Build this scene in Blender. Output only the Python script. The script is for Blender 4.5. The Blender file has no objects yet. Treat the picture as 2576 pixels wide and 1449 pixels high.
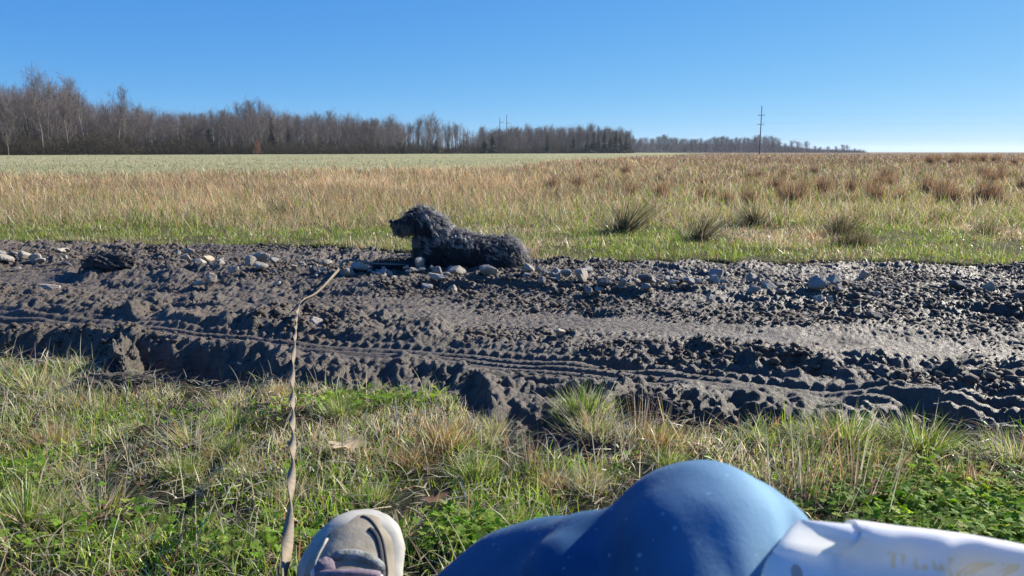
import bpy, math, random
import numpy as np
from mathutils import Vector, Matrix

R = math.radians
random.seed(7)
rng = np.random.default_rng(11)
scene = bpy.context.scene
col = scene.collection

# ------------------------------------------------------------------ camera, sky, sun, exposure
CAM_H, PITCH, FPX = 0.70, R(9.98), 773.0
SUN_AZ, SUN_EL = R(56), R(29)          # azimuth clockwise from the view axis (+Y)
cam_d = bpy.data.cameras.new('camera')
cam = bpy.data.objects.new('camera', cam_d); col.objects.link(cam)
cam.location = (0, 0, CAM_H); cam.rotation_euler = (math.pi/2 - PITCH, 0, 0)
cam_d.sensor_width = 36; cam_d.lens = FPX/1024*36
cam_d.clip_start = 0.02; cam_d.clip_end = 9000
cam_d.dof.use_dof = True; cam_d.dof.focus_distance = 3.0; cam_d.dof.aperture_fstop = 15
scene.camera = cam

world = bpy.data.worlds.new('World'); scene.world = world; world.use_nodes = True
wn = world.node_tree
sky = wn.nodes.new('ShaderNodeTexSky'); sky.sky_type = 'NISHITA'; sky.sun_disc = False
sky.sun_elevation = SUN_EL; sky.sun_rotation = SUN_AZ
sky.air_density = 0.5; sky.dust_density = 0.12; sky.ozone_density = 6.0; sky.altitude = 100
sep = wn.nodes.new('ShaderNodeSeparateColor'); cmb = wn.nodes.new('ShaderNodeCombineColor'); wn.links.new(sky.outputs[0], sep.inputs[0])
for ch, (gm, gain) in enumerate([(.95, .43), (.58, 1.08), (.24, 2.75)]):       # tone of this camera's sky
    pw = wn.nodes.new('ShaderNodeMath'); pw.operation = 'POWER'; pw.inputs[1].default_value = gm; wn.links.new(sep.outputs[ch], pw.inputs[0])
    ml = wn.nodes.new('ShaderNodeMath'); ml.operation = 'MULTIPLY'; ml.inputs[1].default_value = gain; wn.links.new(pw.outputs[0], ml.inputs[0]); wn.links.new(ml.outputs[0], cmb.inputs[ch])
wn.links.new(cmb.outputs[0], wn.nodes['Background'].inputs[0])
wn.nodes['Background'].inputs[1].default_value = 0.10

sun_d = bpy.data.lights.new('sun', 'SUN'); sun_d.energy = 5.0; sun_d.angle = R(0.55); sun_d.color = (1, .93, .80)
sun = bpy.data.objects.new('sun', sun_d); col.objects.link(sun)
SUN = Vector((math.sin(SUN_AZ)*math.cos(SUN_EL), math.cos(SUN_AZ)*math.cos(SUN_EL), math.sin(SUN_EL)))
sun.rotation_euler = SUN.to_track_quat('Z', 'Y').to_euler(); sun.location = SUN*50

scene.view_settings.view_transform = 'Standard'; scene.view_settings.look = 'None'
scene.view_settings.exposure = 1.0; scene.view_settings.gamma = 1
scene.cycles.max_bounces = 6; scene.cycles.transparent_max_bounces = 6; scene.cycles.volume_bounces = 1
scene.cycles.sample_clamp_indirect = 6

# ------------------------------------------------------------------ helpers
def G(px, py, z=0.0):
    """point of the photograph (2576 px wide) -> world point at height z"""
    sx = (px/2.5156-512)/FPX; sy = (288-py/2.5156)/FPX
    d = Vector((sx, math.cos(PITCH)+sy*math.sin(PITCH), -math.sin(PITCH)+sy*math.cos(PITCH)))
    t = (z-CAM_H)/d.z
    return Vector((d.x*t, d.y*t, z))

def at_depth(px, py, dep):
    sx = (px/2.5156-512)/FPX; sy = (288-py/2.5156)/FPX
    return Vector((sx*dep, dep*(math.cos(PITCH)+sy*math.sin(PITCH)), CAM_H+dep*(-math.sin(PITCH)+sy*math.cos(PITCH))))

def _hash(ix, iy, seed):
    h = (ix.astype(np.int64)*374761393 + iy.astype(np.int64)*668265263 + seed*1442695041) & 0xFFFFFFFF
    h = ((h ^ (h >> 13))*1274126177) & 0xFFFFFFFF
    h = h ^ (h >> 16)
    return (h & 0xFFFFFF)/float(0xFFFFFF)

def vnoise(x, y, seed=0):
    x = np.asarray(x, float); y = np.asarray(y, float)
    ix = np.floor(x); iy = np.floor(y); fx = x-ix; fy = y-iy
    fx = fx*fx*fx*(fx*(fx*6-15)+10); fy = fy*fy*fy*(fy*(fy*6-15)+10)
    ix = ix.astype(np.int64); iy = iy.astype(np.int64)
    a = _hash(ix, iy, seed); b = _hash(ix+1, iy, seed); c = _hash(ix, iy+1, seed); d = _hash(ix+1, iy+1, seed)
    return (a*(1-fx)+b*fx)*(1-fy)+(c*(1-fx)+d*fx)*fy          # 0..1

def fbm(x, y, f, octv=4, seed=0):
    s = 0; a = 1; t = 0
    for o in range(octv):
        s = s + a*(vnoise(x*f+17*o, y*f-9*o, seed+o)-.5)*2; t += a; a *= .5; f *= 2.03
    return s/t

def billow(x, y, f, seed=0):
    c, s = math.cos(.6+seed), math.sin(.6+seed)
    return np.abs(vnoise((c*x-s*y)*f, (s*x+c*y)*f, seed)*2-1)

def sstep(a, b, x):
    t = np.clip((x-a)/(b-a), 0, 1); return t*t*(3-2*t)

def mesh_np(name, verts, quads=None, tris=None, cols=None, smooth=False):
    me = bpy.data.meshes.new(name)
    verts = np.asarray(verts, np.float32)
    q = np.zeros((0, 4), np.int32) if quads is None else np.asarray(quads, np.int32)
    t = np.zeros((0, 3), np.int32) if tris is None else np.asarray(tris, np.int32)
    me.vertices.add(len(verts)); me.vertices.foreach_set('co', verts.ravel())
    me.loops.add(q.size+t.size); me.loops.foreach_set('vertex_index', np.concatenate([q.ravel(), t.ravel()]))
    me.polygons.add(len(q)+len(t))
    st = np.concatenate([np.arange(len(q))*4, q.size+np.arange(len(t))*3]).astype(np.int32)
    me.polygons.foreach_set('loop_start', st)
    if cols is not None:
        c = np.ones((len(verts), 4), np.float32); c[:, :3] = cols
        at = me.attributes.new('Col', 'FLOAT_COLOR', 'POINT'); at.data.foreach_set('color', c.ravel())
    me.update(calc_edges=True)
    if smooth: me.polygons.foreach_set('use_smooth', np.ones(len(me.polygons), bool))
    me.validate()
    return me

def link(name, me, mat=None, parent=None, loc=None):
    o = bpy.data.objects.new(name, me); col.objects.link(o)
    if mat is not None:
        if len(o.data.materials) == 0: o.data.materials.append(mat)
        else: o.data.materials[0] = mat
    if parent is not None: o.parent = parent
    if loc is not None: o.location = loc
    return o

def tag(o, label=None, cat=None, group=None, kind=None):
    if label: o['label'] = label
    if cat: o['category'] = cat
    if group: o['group'] = group
    if kind: o['kind'] = kind
    return o

def empty(name, loc=(0, 0, 0), rz=0):
    o = bpy.data.objects.new(name, None); col.objects.link(o); o.location = loc; o.rotation_euler = (0, 0, rz)
    o.empty_display_size = .1
    return o

def copy_tree(o, parent=None):
    c = o.copy(); col.objects.link(c); c.parent = parent
    for ch in list(o.children): copy_tree(ch, c)
    return c

def tubes(p0, p1, r0, r1, sides=3):
    """many tapered prisms -> verts, quads"""
    p0 = np.asarray(p0, float); p1 = np.asarray(p1, float); n = len(p0)
    d = p1-p0; L = np.linalg.norm(d, axis=1, keepdims=True)+1e-9; d = d/L
    ref = np.where(np.abs(d[:, 2:3]) > .9, np.array([[1., 0, 0]]), np.array([[0, 0, 1.]]))
    a = np.cross(d, ref); a /= np.linalg.norm(a, axis=1, keepdims=True)+1e-9; b = np.cross(d, a)
    ang = np.arange(sides)*2*math.pi/sides
    ring = a[:, None, :]*np.cos(ang)[None, :, None] + b[:, None, :]*np.sin(ang)[None, :, None]
    v = np.concatenate([p0[:, None, :]+ring*np.asarray(r0)[:, None, None], p1[:, None, :]+ring*np.asarray(r1)[:, None, None]], axis=1)
    base = (np.arange(n)*2*sides)[:, None]; k = np.arange(sides); k2 = (k+1) % sides
    q = np.stack([base+k, base+k2, base+k2+sides, base+k+sides], axis=2).reshape(-1, 4)
    return v.reshape(-1, 3), q

def path_tube(pts, rad, sides=8):
    """one swept tube with capped ends"""
    P = np.array([list(p) for p in pts], float); n = len(P); rad = np.broadcast_to(np.asarray(rad, float), (n,))
    T = np.gradient(P, axis=0); T /= np.linalg.norm(T, axis=1, keepdims=True)+1e-12
    a = np.cross(T[0], [0, 0, 1.]);
    if np.linalg.norm(a) < .1: a = np.cross(T[0], [1., 0, 0])
    V = []; 
    for i in range(n):
        a = a-T[i]*np.dot(a, T[i]); a /= np.linalg.norm(a)+1e-12; b = np.cross(T[i], a)
        for k in range(sides):
            w = 2*math.pi*k/sides; V.append(P[i]+(a*math.cos(w)+b*math.sin(w))*rad[i])
    Q = [(i*sides+k, i*sides+(k+1) % sides, (i+1)*sides+(k+1) % sides, (i+1)*sides+k) for i in range(n-1) for k in range(sides)]
    T3 = []
    V.append(P[0]); V.append(P[-1]); c0, c1 = len(V)-2, len(V)-1
    for k in range(sides):
        T3.append((c0, (k+1) % sides, k)); T3.append((c1, (n-1)*sides+k, (n-1)*sides+(k+1) % sides))
    return np.array(V), np.array(Q), np.array(T3)

def merge(parts):
    V = []; Q = []; T = []; off = 0
    for v, q, t in parts:
        V.append(v)
        if q is not None and len(q): Q.append(np.asarray(q)+off)
        if t is not None and len(t): T.append(np.asarray(t)+off)
        off += len(v)
    return np.concatenate(V), (np.concatenate(Q) if Q else None), (np.concatenate(T) if T else None)

# ------------------------------------------------------------------ materials
def new_mat(name):
    m = bpy.data.materials.new(name); m.use_nodes = True
    nt = m.node_tree; b = nt.nodes['Principled BSDF']; return m, nt, b

def ramp(nt, fac, stops):
    r = nt.nodes.new('ShaderNodeValToRGB'); nt.links.new(fac, r.inputs[0])
    e = r.color_ramp.elements
    while len(e) < len(stops): e.new(.5)
    for x, (p, c) in zip(e, stops): x.position = p; x.color = (*c, 1)
    return r.outputs[0]

def noise(nt, scale, detail=4, rough=.55, vec=None, dist=0):
    n = nt.nodes.new('ShaderNodeTexNoise'); n.inputs['Scale'].default_value = scale
    n.inputs['Detail'].default_value = detail; n.inputs['Roughness'].default_value = rough; n.inputs['Distortion'].default_value = dist
    if vec is None:
        tc = nt.nodes.new('ShaderNodeTexCoord'); vec = tc.outputs['Object']
    nt.links.new(vec, n.inputs['Vector']); return n.outputs['Fac']

def bump(nt, b, h, strength, dist=.01):
    bp = nt.nodes.new('ShaderNodeBump'); bp.inputs['Strength'].default_value = strength; bp.inputs['Distance'].default_value = dist
    nt.links.new(h, bp.inputs['Height']); nt.links.new(bp.outputs[0], b.inputs['Normal'])

def simple_mat(name, c, rough=.7, spec=.3, var=.3, scale=20, bmp=0, bd=.005):
    m, nt, b = new_mat(name)
    f = noise(nt, scale)
    lo = tuple(x*(1-var) for x in c); hi = tuple(min(1, x*(1+var)) for x in c)
    nt.links.new(ramp(nt, f, [(.3, lo), (.7, hi)]), b.inputs['Base Color'])
    b.inputs['Roughness'].default_value = rough; b.inputs['Specular IOR Level'].default_value = spec
    if bmp: bump(nt, b, noise(nt, scale*2.5, 6), bmp, bd)
    return m

def leaf_mat(name, trans=.45, rough=.45, spec=.35, gain=1.0):
    m, nt, b = new_mat(name)
    a = nt.nodes.new('ShaderNodeAttribute'); a.attribute_name = 'Col'
    nt.links.new(a.outputs['Color'], b.inputs['Base Color'])
    b.inputs['Roughness'].default_value = rough; b.inputs['Specular IOR Level'].default_value = spec
    tr = nt.nodes.new('ShaderNodeBsdfTranslucent')
    hs = nt.nodes.new('ShaderNodeHueSaturation'); hs.inputs['Value'].default_value = 1.25*gain; hs.inputs['Saturation'].default_value = 1.1
    nt.links.new(a.outputs['Color'], hs.inputs['Color']); nt.links.new(hs.outputs[0], tr.inputs['Color'])
    mx = nt.nodes.new('ShaderNodeMixShader'); mx.inputs[0].default_value = trans
    nt.links.new(b.outputs[0], mx.inputs[1]); nt.links.new(tr.outputs[0], mx.inputs[2])
    nt.links.new(mx.outputs[0], nt.nodes['Material Output'].inputs['Surface'])
    return m

M_grass = leaf_mat('grass_blade', .43, .38, .5)
M_dry = leaf_mat('dry_grass', .40, .55, .25)
M_clover = leaf_mat('clover_leaf', .5, .6, .12)

# ------------------------------------------------------------------ the lie of the land
_fx = np.array([-9, -6, -4.05, -1.9, -.82, .03, 1.06, 2.35, 3.18, 5, 9])
_fy = np.array([6.9, 6.5, 6.12, 5.9, 5.5, 5.12, 5.02, 4.98, 4.8, 4.6, 4.2])
_nx = np.array([-9, -5, -1.82, -1.28, -.95, -.65, -.3, -.16, -.06, .17, .24, .36, .5, .74, 1.1, 1.33, 3, 6, 9])
_ny = np.array([3.4, 3.2, 2.67, 2.42, 2.27, 2.28, 2.22, 2.10, 1.80, 1.64, 1.68, 2.0, 1.98, 1.94, 1.90, 1.84, 1.5, 1.1, .8])
_rx = np.array([-6, -2.25, -1.46, -.85, 0, .53, 1.07, 1.43, 4, 9]); _ry = np.array([4.2, 3.32, 3.12, 2.87, 2.60, 2.44, 2.24, 2.10, 1.25, 0])
def y_far(x): return np.interp(x, _fx, _fy) + .10*fbm(x, x*0, 1.7, 3, 5)
def y_near(x): return np.interp(x, _nx, _ny) + .05*fbm(x, x*0, 3.0, 3, 8)
def y_rut(x): return np.interp(x, _rx, _ry) + .02*fbm(x, x*0, 1.5, 2, 9)
def t_near(x, y): return y-y_near(x)+.05*fbm(x, y, 6, 3, 21)
def t_far(x, y): return y_far(x)-y+.08*fbm(x, y, 5, 3, 22)

def turf_z(x, y):
    z = .03*fbm(x, y, .8, 3, 31)+.018*fbm(x, y, 5, 3, 32)
    far = np.hypot(x, y)
    return z*np.clip(far/.8, 0, 1)*np.where(far > 60, .6, 1)

pit_n = 110
_pr = np.random.default_rng(5)
pit_x = _pr.uniform(-3.6, 3.6, pit_n); pit_t = _pr.uniform(.5, 2.9, pit_n); pit_a = _pr.uniform(-.9, .1, pit_n)
pit_l = _pr.uniform(.07, .18, pit_n); pit_w = _pr.uniform(.035, .06, pit_n); pit_d = _pr.uniform(.02, .055, pit_n)

def mud_z(x, y):
    tn = t_near(x, y); tf = t_far(x, y); r = y-y_rut(x); tq = tn+.06*fbm(x, y, 4.5, 4, 63)
    z = -.015+.03*fbm(x, y, 1.1, 3, 41)
    dmod = np.interp(x, [-2.6, -1.5, -1.22, -1.0, -.72, -.3, 0, .3, .6, 1.3], [1, .9, .35, .8, .3, .25, .5, .4, .75, .9])*(.5+.8*sstep(.25, .75, vnoise(x*2.6, y*0+3, 42)))+.3*fbm(x, y, 9, 3, 59)
    z -= .105*np.exp(-((tq-.11)/.11)**2)*dmod*(1-.45*sstep(.3, .9, x))
    for hx, ht, hw, hl, hd in ((-1.02, .14, .24, .13, .11), (-1.85, .12, .33, .12, .08), (.09, .14, .14, .30, .06), (1.25, .10, .20, .10, .11), (.62, .08, .25, .10, .07)):
        z -= hd*np.exp(-((x-hx)/hw)**4-((tq-ht)/hl)**4)
    z += .035*np.exp(-((tq-.34)/.09)**2)*vnoise(x*3.3, y*2, 43)*1.6
    band = np.exp(-(r/.19)**4)
    band2 = .9*np.exp(-((r-.80)/.20)**4)*(.55+.45*sstep(-1, .8, x))
    band3 = .6*np.exp(-((r-1.15)/.15)**4)*vnoise(x*.9, 0*x, 47)
    smooth = np.clip(band+band2+band3, 0, 1)
    z -= .035*band+.02*band2
    wx = x+.03*fbm(x, y, 9, 2, 55); wy = y+.03*fbm(x, y, 9, 2, 56)
    calm = np.clip(1-.92*band-.66*band2-.6*band3, .08, 1)*np.clip(.85+tn*1.5, .85, 1.0)
    cm = sstep(.42, .72, vnoise(x*1.5+5, y*2.3, 44)*.7+.3*vnoise(x*5, y*6, 57)+.22*np.exp(-((r-.42)/.22)**2)+.15*np.exp(-((tf-.1)/.25)**2))
    z += calm*cm*(.034*(billow(wx, wy, 6, 1)-.35)+.034*(vnoise(wx*13, wy*13, 2)-.4))
    z += calm*(.35+.65*cm)*(.020*(billow(wx, wy, 27, 3)-.3)+.016*(vnoise(wx*47, wy*44, 4)-.5))
    z += calm*(.013*(vnoise(wx*75, wy*62, 58)-.5)+.010*(vnoise(wx*120, wy*85, 6)-.5))
    wall = np.exp(-((tq-.24)/.15)**2)
    z += wall*(.028*(billow(wx, wy, 9, 11)-.45)+.026*(vnoise(wx*19, wy*19, 12)-.5)+.022*(vnoise(wx*42, wy*42, 13)-.5))
    z += .003*(vnoise(x*60, y*60, 48)-.5)
    # tyre tread left in the rut: long grooves and slanted lugs
    gro = np.sin(r*2*math.pi/.062+.3*np.sin(x*1.7))
    z += np.exp(-(r/.19)**6)*.0085*np.clip(gro*1.6, -1, 1)*(.25+1.3*vnoise(x*1.2, y*3, 46))
    lug = np.sign(np.sin(x*2*math.pi/.042+r*25))
    z += .006*lug*np.exp(-((np.abs(r)-.13)/.025)**2)*vnoise(x*1.0+9, y*0, 45)
    # stony crown of the track
    ys = np.interp(x, [-4, -2.3, -.8, 0, 1.2, 2.2, 3.4], [4.9, 4.6, 4.25, 4.1, 3.9, 3.75, 3.5])
    z += .045*np.exp(-((y-ys)/.35)**2)
    for px, pt, pa, pl, pw, pd in zip(pit_x, pit_t, pit_a, pit_l, pit_w, pit_d):
        py = float(y_near(np.array([px]))[0])+pt
        m = (np.abs(x-px) < .4) & (np.abs(y-py) < .4)
        if not m.any(): continue
        dx = x[m]-px; dy = y[m]-py; c, s = math.cos(pa), math.sin(pa)
        u = (c*dx+s*dy)/pl; v = (-s*dx+c*dy)/pw; q = u*u+v*v
        z[m] += (-pd*np.exp(-q)+.35*pd*np.exp(-(np.sqrt(q)-1.7)**2*4))*(1-.7*smooth[m])
    z += .03*np.exp(-((tf-.08)/.07)**2)*vnoise(x*6, y*6, 49)
    out = np.minimum(tn, tf)
    z -= .30*sstep(.03, -.10, out)
    return z

# one ground sheet out to the horizon, sunk under the mud
def axis(lo, hi, step, far, grow=1.17):
    a = list(np.arange(lo, hi, step)); s = step
    while a[-1] < far: s *= grow; a.append(a[-1]+s)
    s = step
    while a[0] > -far: s *= grow; a.insert(0, a[0]-s)
    return np.array(a)
def grid_mesh(name, xs, ys, zf, cf=None, smooth=True):
    X, Y = np.meshgrid(xs, ys); Z = zf(X.ravel(), Y.ravel())
    v = np.stack([X.ravel(), Y.ravel(), Z], 1); nx, ny = len(xs), len(ys)
    i = (np.arange(ny-1)[:, None]*nx+np.arange(nx-1)[None, :]).ravel()
    q = np.stack([i, i+1, i+nx+1, i+nx], 1)
    return mesh_np(name, v, quads=q, cols=None if cf is None else cf(X.ravel(), Y.ravel()), smooth=smooth)

def ground_z(x, y):
    inside = np.minimum(t_near(x, y), t_far(x, y))
    return turf_z(x, y)-.42*sstep(.0, .13, inside)

def far_edge(x, y):          # where the tall brown grass ends and the mown field begins
    s = x/np.maximum(y, .1)
    return np.interp(s, [-.8, -.66, -.33, 0, .12, .22, .3], [20, 21, 23, 36, 75, 200, 2000])*(1+.10*fbm(x, y, .12, 3, 77))

def ground_col(x, y):
    n = fbm(x, y, .35, 4, 61)[:, None]*.5+.5; n2 = fbm(x, y, .05, 4, 62)[:, None]*.5+.5
    soil = np.array([.022, .019, .012]); turf = np.array([.040, .048, .018])
    dry = np.array([.22, .155, .085]); pale = np.array([.33, .30, .17]); grn = np.array([.22, .25, .11])
    d = np.hypot(x, y)[:, None]
    c = soil*(1-n)+turf*n
    c = c+(np.array([.085, .082, .035])*(.6+.8*n)-c)*sstep(3.5, 5.0, y[:, None])
    fe = far_edge(x, y)[:, None]
    c = c+(dry*(.6+.5*n)-c)*sstep(6.5, 11, d)
    mown = pale*(1-.6*n2)+grn*.6*n2
    mown = mown*(.85+.3*n)
    c = c+(mown-c)*sstep(.92, 1.02, y[:, None]/fe)
    inside = np.minimum(t_near(x, y), t_far(x, y))[:, None]
    c = np.where(inside > .02, np.array([.03, .027, .025]), c)
    return c

m, nt, b = new_mat('turf_ground')
a = nt.nodes.new('ShaderNodeAttribute'); a.attribute_name = 'Col'
mxn = nt.nodes.new('ShaderNodeMixRGB'); mxn.blend_type = 'MULTIPLY'; mxn.inputs[0].default_value = .55
nt.links.new(a.outputs['Color'], mxn.inputs[1]); nt.links.new(ramp(nt, noise(nt, 9, 8, .7), [(.3, (.45, .45, .45)), (.7, (1.4, 1.4, 1.35))]), mxn.inputs[2])
nt.links.new(mxn.outputs[0], b.inputs['Base Color']); b.inputs['Roughness'].default_value = .95; b.inputs['Specular IOR Level'].default_value = .1
bump(nt, b, noise(nt, 14, 8, .7), .8, .05)
ground = link('ground', grid_mesh('ground', axis(-4.5, 4.5, .045, 5000), axis(.2, 9, .035, 5000), ground_z, ground_col), m)
tag(ground, kind='structure')

m, nt, b = new_mat('wet_mud')
f1 = noise(nt, 1.1, 5, .6); f2 = noise(nt, 26, 6, .65)
c1 = ramp(nt, f1, [(.30, (.070, .055, .042)), (.55, (.100, .080, .061)), (.78, (.165, .115, .078))])
mx = nt.nodes.new('ShaderNodeMixRGB'); mx.blend_type = 'MULTIPLY'; mx.inputs[0].default_value = .7
nt.links.new(c1, mx.inputs[1]); nt.links.new(ramp(nt, f2, [(.3, (.55, .55, .55)), (.7, (1.5, 1.45, 1.4))]), mx.inputs[2])
nt.links.new(mx.outputs[0], b.inputs['Base Color'])
rr = nt.nodes.new('ShaderNodeMapRange'); nt.links.new(noise(nt, 3.2, 4), rr.inputs[0])
rr.inputs[1].default_value = .3; rr.inputs[2].default_value = .7; rr.inputs[3].default_value = .45; rr.inputs[4].default_value = .68
nt.links.new(rr.outputs[0], b.inputs['Roughness']); b.inputs['Specular IOR Level'].default_value = .5
bump(nt, b, noise(nt, 75, 8, .72), 1.0, .014)
mud = link('mud_track', grid_mesh('mud_track', np.arange(-5.2, 5.2, .0055), np.concatenate([np.arange(1.0, 4.2, .0075), np.arange(4.2, 7.2, .011)]), mud_z, smooth=True), m)
tag(mud, kind='structure')

def surf_z(x, y):
    x = np.atleast_1d(np.asarray(x, float)); y = np.atleast_1d(np.asarray(y, float))
    return np.maximum(mud_z(x, y), ground_z(x, y))

# crumbs of mud strewn over the track
M_crumb = simple_mat('mud_crumb', (.088, .070, .054), .8, .25, .45, 7)
def crumbs(n):
    x = rng.uniform(-4.6, 4.6, n); y = rng.uniform(1.5, 6.5, n); k = np.abs(x) < y*.72+.3; x, y = x[k], y[k]
    tn = t_near(x, y); tf = t_far(x, y); r = y-y_rut(x)
    dens = .22+.9*sstep(.40, .72, vnoise(x*2.2, y*3, 64))-.75*np.exp(-(r/.17)**4)-.65*np.exp(-((r-.80)/.22)**4)
    k = (tn > .0) & (tf > -.10) & (rng.random(len(x)) < dens); x, y, dens = x[k], y[k], dens[k]; n = len(x)
    s = np.clip(rng.gamma(1.2, .0022, n)*(.40+dens)+.0010, 0, .016); z = mud_z(x, y)+s*.25
    t = (1+5**.5)/2
    I = np.array([(-1, t, 0), (1, t, 0), (-1, -t, 0), (1, -t, 0), (0, -1, t), (0, 1, t), (0, -1, -t), (0, 1, -t), (t, 0, -1), (t, 0, 1), (-t, 0, -1), (-t, 0, 1)])/1.9
    F = np.array([(0, 11, 5), (0, 5, 1), (0, 1, 7), (0, 7, 10), (0, 10, 11), (1, 5, 9), (5, 11, 4), (11, 10, 2), (10, 7, 6), (7, 1, 8), (3, 9, 4), (3, 4, 2), (3, 2, 6), (3, 6, 8), (3, 8, 9), (4, 9, 5), (2, 4, 11), (6, 2, 10), (8, 6, 7), (9, 8, 1)])
    V = I[None]*(1+rng.uniform(-.38, .38, (n, 12, 1)))*np.stack([rng.uniform(.7, 1.6, n), rng.uniform(.7, 1.4, n), rng.uniform(.5, 1.0, n)], 1)[:, None, :]
    a = rng.uniform(0, 6.28, n); c, sn = np.cos(a)[:, None], np.sin(a)[:, None]
    V = np.stack([V[:, :, 0]*c-V[:, :, 1]*sn, V[:, :, 0]*sn+V[:, :, 1]*c, V[:, :, 2]], 2)*s[:, None, None]+np.stack([x, y, z], 1)[:, None, :]
    return mesh_np('mud_crumbs', V.reshape(-1, 3), tris=(F[None]+(np.arange(n)*12)[:, None, None]).reshape(-1, 3))
tag(link('mud_crumbs', crumbs(170000), M_crumb), 'small dark crumbs of mud and grit strewn over the track', 'mud crumbs', kind='stuff')

# ------------------------------------------------------------------ grass
def blades(x, y, z, h, w, c, lean=.25, curl=.6, nseg=3, az=None, az_bias=None, tip=None):
    n = len(x)
    az = rng.uniform(0, 2*math.pi, n) if az is None else az
    ln = np.abs(rng.normal(0, lean, n)) if np.isscalar(lean) else lean
    cu = np.abs(rng.normal(0, curl, n)) if np.isscalar(curl) else curl
    ph = rng.uniform(0, math.pi, n); wd = np.stack([np.cos(ph), np.sin(ph), .15*rng.normal(size=n)], 1)
    hd = np.stack([np.cos(az), np.sin(az)], 1)
    P = np.stack([x, y, z], 1); rows = []; cols = []
    tipc = c if tip is None else tip
    for k in range(nseg+1):
        t = k/nseg
        cc = c*(1-t)+tipc*t
        if k < nseg:
            ww = (w*(1-.75*t**1.6))[:, None]*.5
            rows += [P-wd*ww, P+wd*ww]; cols += [cc, cc]
        else:
            rows.append(P.copy()); cols.append(cc)
        th = ln+cu*(t+.5/nseg); st = (h/nseg)[:, None]
        P = P+st*np.concatenate([hd*np.sin(th)[:, None], np.cos(th)[:, None]], 1)
    m = 2*nseg+1
    V = np.stack(rows, 1).reshape(-1, 3); C = np.stack(cols, 1).reshape(-1, 3)
    base = (np.arange(n)*m)[:, None]
    Q = [base+np.array([[2*k, 2*k+1, 2*k+3, 2*k+2]]) for k in range(nseg-1)]
    Q = np.concatenate(Q) if Q else None
    T = base+np.array([[2*nseg-2, 2*nseg-1, 2*nseg]])
    return V, Q, T, C

def join(bl):
    V = []; Q = []; T = []; C = []; off = 0
    for v, q, t, c in bl:
        V.append(v); C.append(c); T.append(t+off)
        if q is not None: Q.append(q+off)
        off += len(v)
    return np.concatenate(V), (np.concatenate(Q) if Q else None), np.concatenate(T), np.concatenate(C)

def build_grass(name, bl, mat, label):
    V, Q, T, C = join(bl)
    o = link(name, mesh_np(name, V, quads=Q, tris=T, cols=np.clip(C, 0, 1)), mat)
    return tag(o, label, 'grass', kind='stuff')

def mixc(opts, p, n, var=.18):
    o = np.array(opts); i = rng.choice(len(o), n, p=p) if np.ndim(p) == 1 else (np.cumsum(p, 1) > rng.random((n, 1))).argmax(1)
    return o[i]*(1+rng.normal(0, var, (n, 1)))*(1+rng.normal(0, .05, (n, 3)))

GREEN = (.15, .245, .035); LIME = (.29, .36, .07); OLIVE = (.15, .16, .055); STRAW = (.52, .46, .30); TAN = (.42, .285, .175)
RUST = (.36, .19, .10); BROWN = (.17, .125, .085); GREY = (.40, .37, .29)

def fan_pts(n, y0, y1, p=1.0, s=.74, pad=.5):
    """points in the wedge in front of the viewer; p=1 even on the ground, p=-1 thinning as 1/y^2"""
    u = rng.random(n)
    if p == 1: y = np.sqrt(y0**2+u*(y1**2-y0**2))
    elif p == 0: y = y0+u*(y1-y0)
    else: y = 1/(1/y0+u*(1/y1-1/y0))
    x = rng.uniform(-1, 1, n)*(y*s+pad)
    return x, y

# near verge: turf between the sitter and the track
x, y = fan_pts(150000, .45, 2.75, 1, .74, .35)
k = t_near(x, y) < rng.uniform(-.04, .03, len(x)); x, y = x[k], y[k]
pn = fbm(x, y, 2.6, 4, 91)*.5+.5; dn = fbm(x, y, 5.5, 3, 92)*.5+.5
k = (dn > .465+.08*rng.normal(size=len(x))) ; x, y, pn, dn = x[k], y[k], pn[k], dn[k]
n = len(x)
pd = np.clip((pn-.42)*3.2, .05, .8)
pg = np.stack([(1-pd)*.40, (1-pd)*.46, (1-pd)*.14, pd*.62, pd*.16, pd*.22], 1)
c = mixc([GREEN, LIME, OLIVE, STRAW, RUST, GREY], pg, n)*np.where(dn > .5, 1.3, 1.05)[:, None]
h = rng.gamma(5, .0055, n)*(.55+.9*dn)
nv = blades(x, y, turf_z(x, y)-.004, h, rng.uniform(.0014, .0030, n), c, .5, 1.0, 3)
# longer bent dry stems among it
x, y = fan_pts(6000, .6, 2.7, 1, .74, .3); k = (t_near(x, y) < 0) & (fbm(x, y, 3.0, 3, 93) > -.05); x, y = x[k], y[k]; n = len(x)
nv2 = blades(x, y, turf_z(x, y), rng.uniform(.05, .13, n), rng.uniform(.0015, .0030, n), mixc([STRAW, GREY, RUST, LIME], [.5, .25, .13, .12], n), .6, 1.3, 5)
x, y = fan_pts(16000, .5, 2.7, 1, .74, .3); k = t_near(x, y) < .02; x, y = x[k], y[k]; n = len(x)
lit = blades(x, y, turf_z(x, y)+rng.uniform(.002, .02, n), rng.uniform(.02, .07, n), rng.uniform(.0016, .004, n), mixc([STRAW, GREY, BROWN, RUST], [.4, .3, .2, .1], n), rng.uniform(1.2, 1.6, n), .3, 3)
build_grass('near_grass', [nv, nv2, lit], M_grass, 'green turf mixed with dry straw between the boot and the track')

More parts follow.
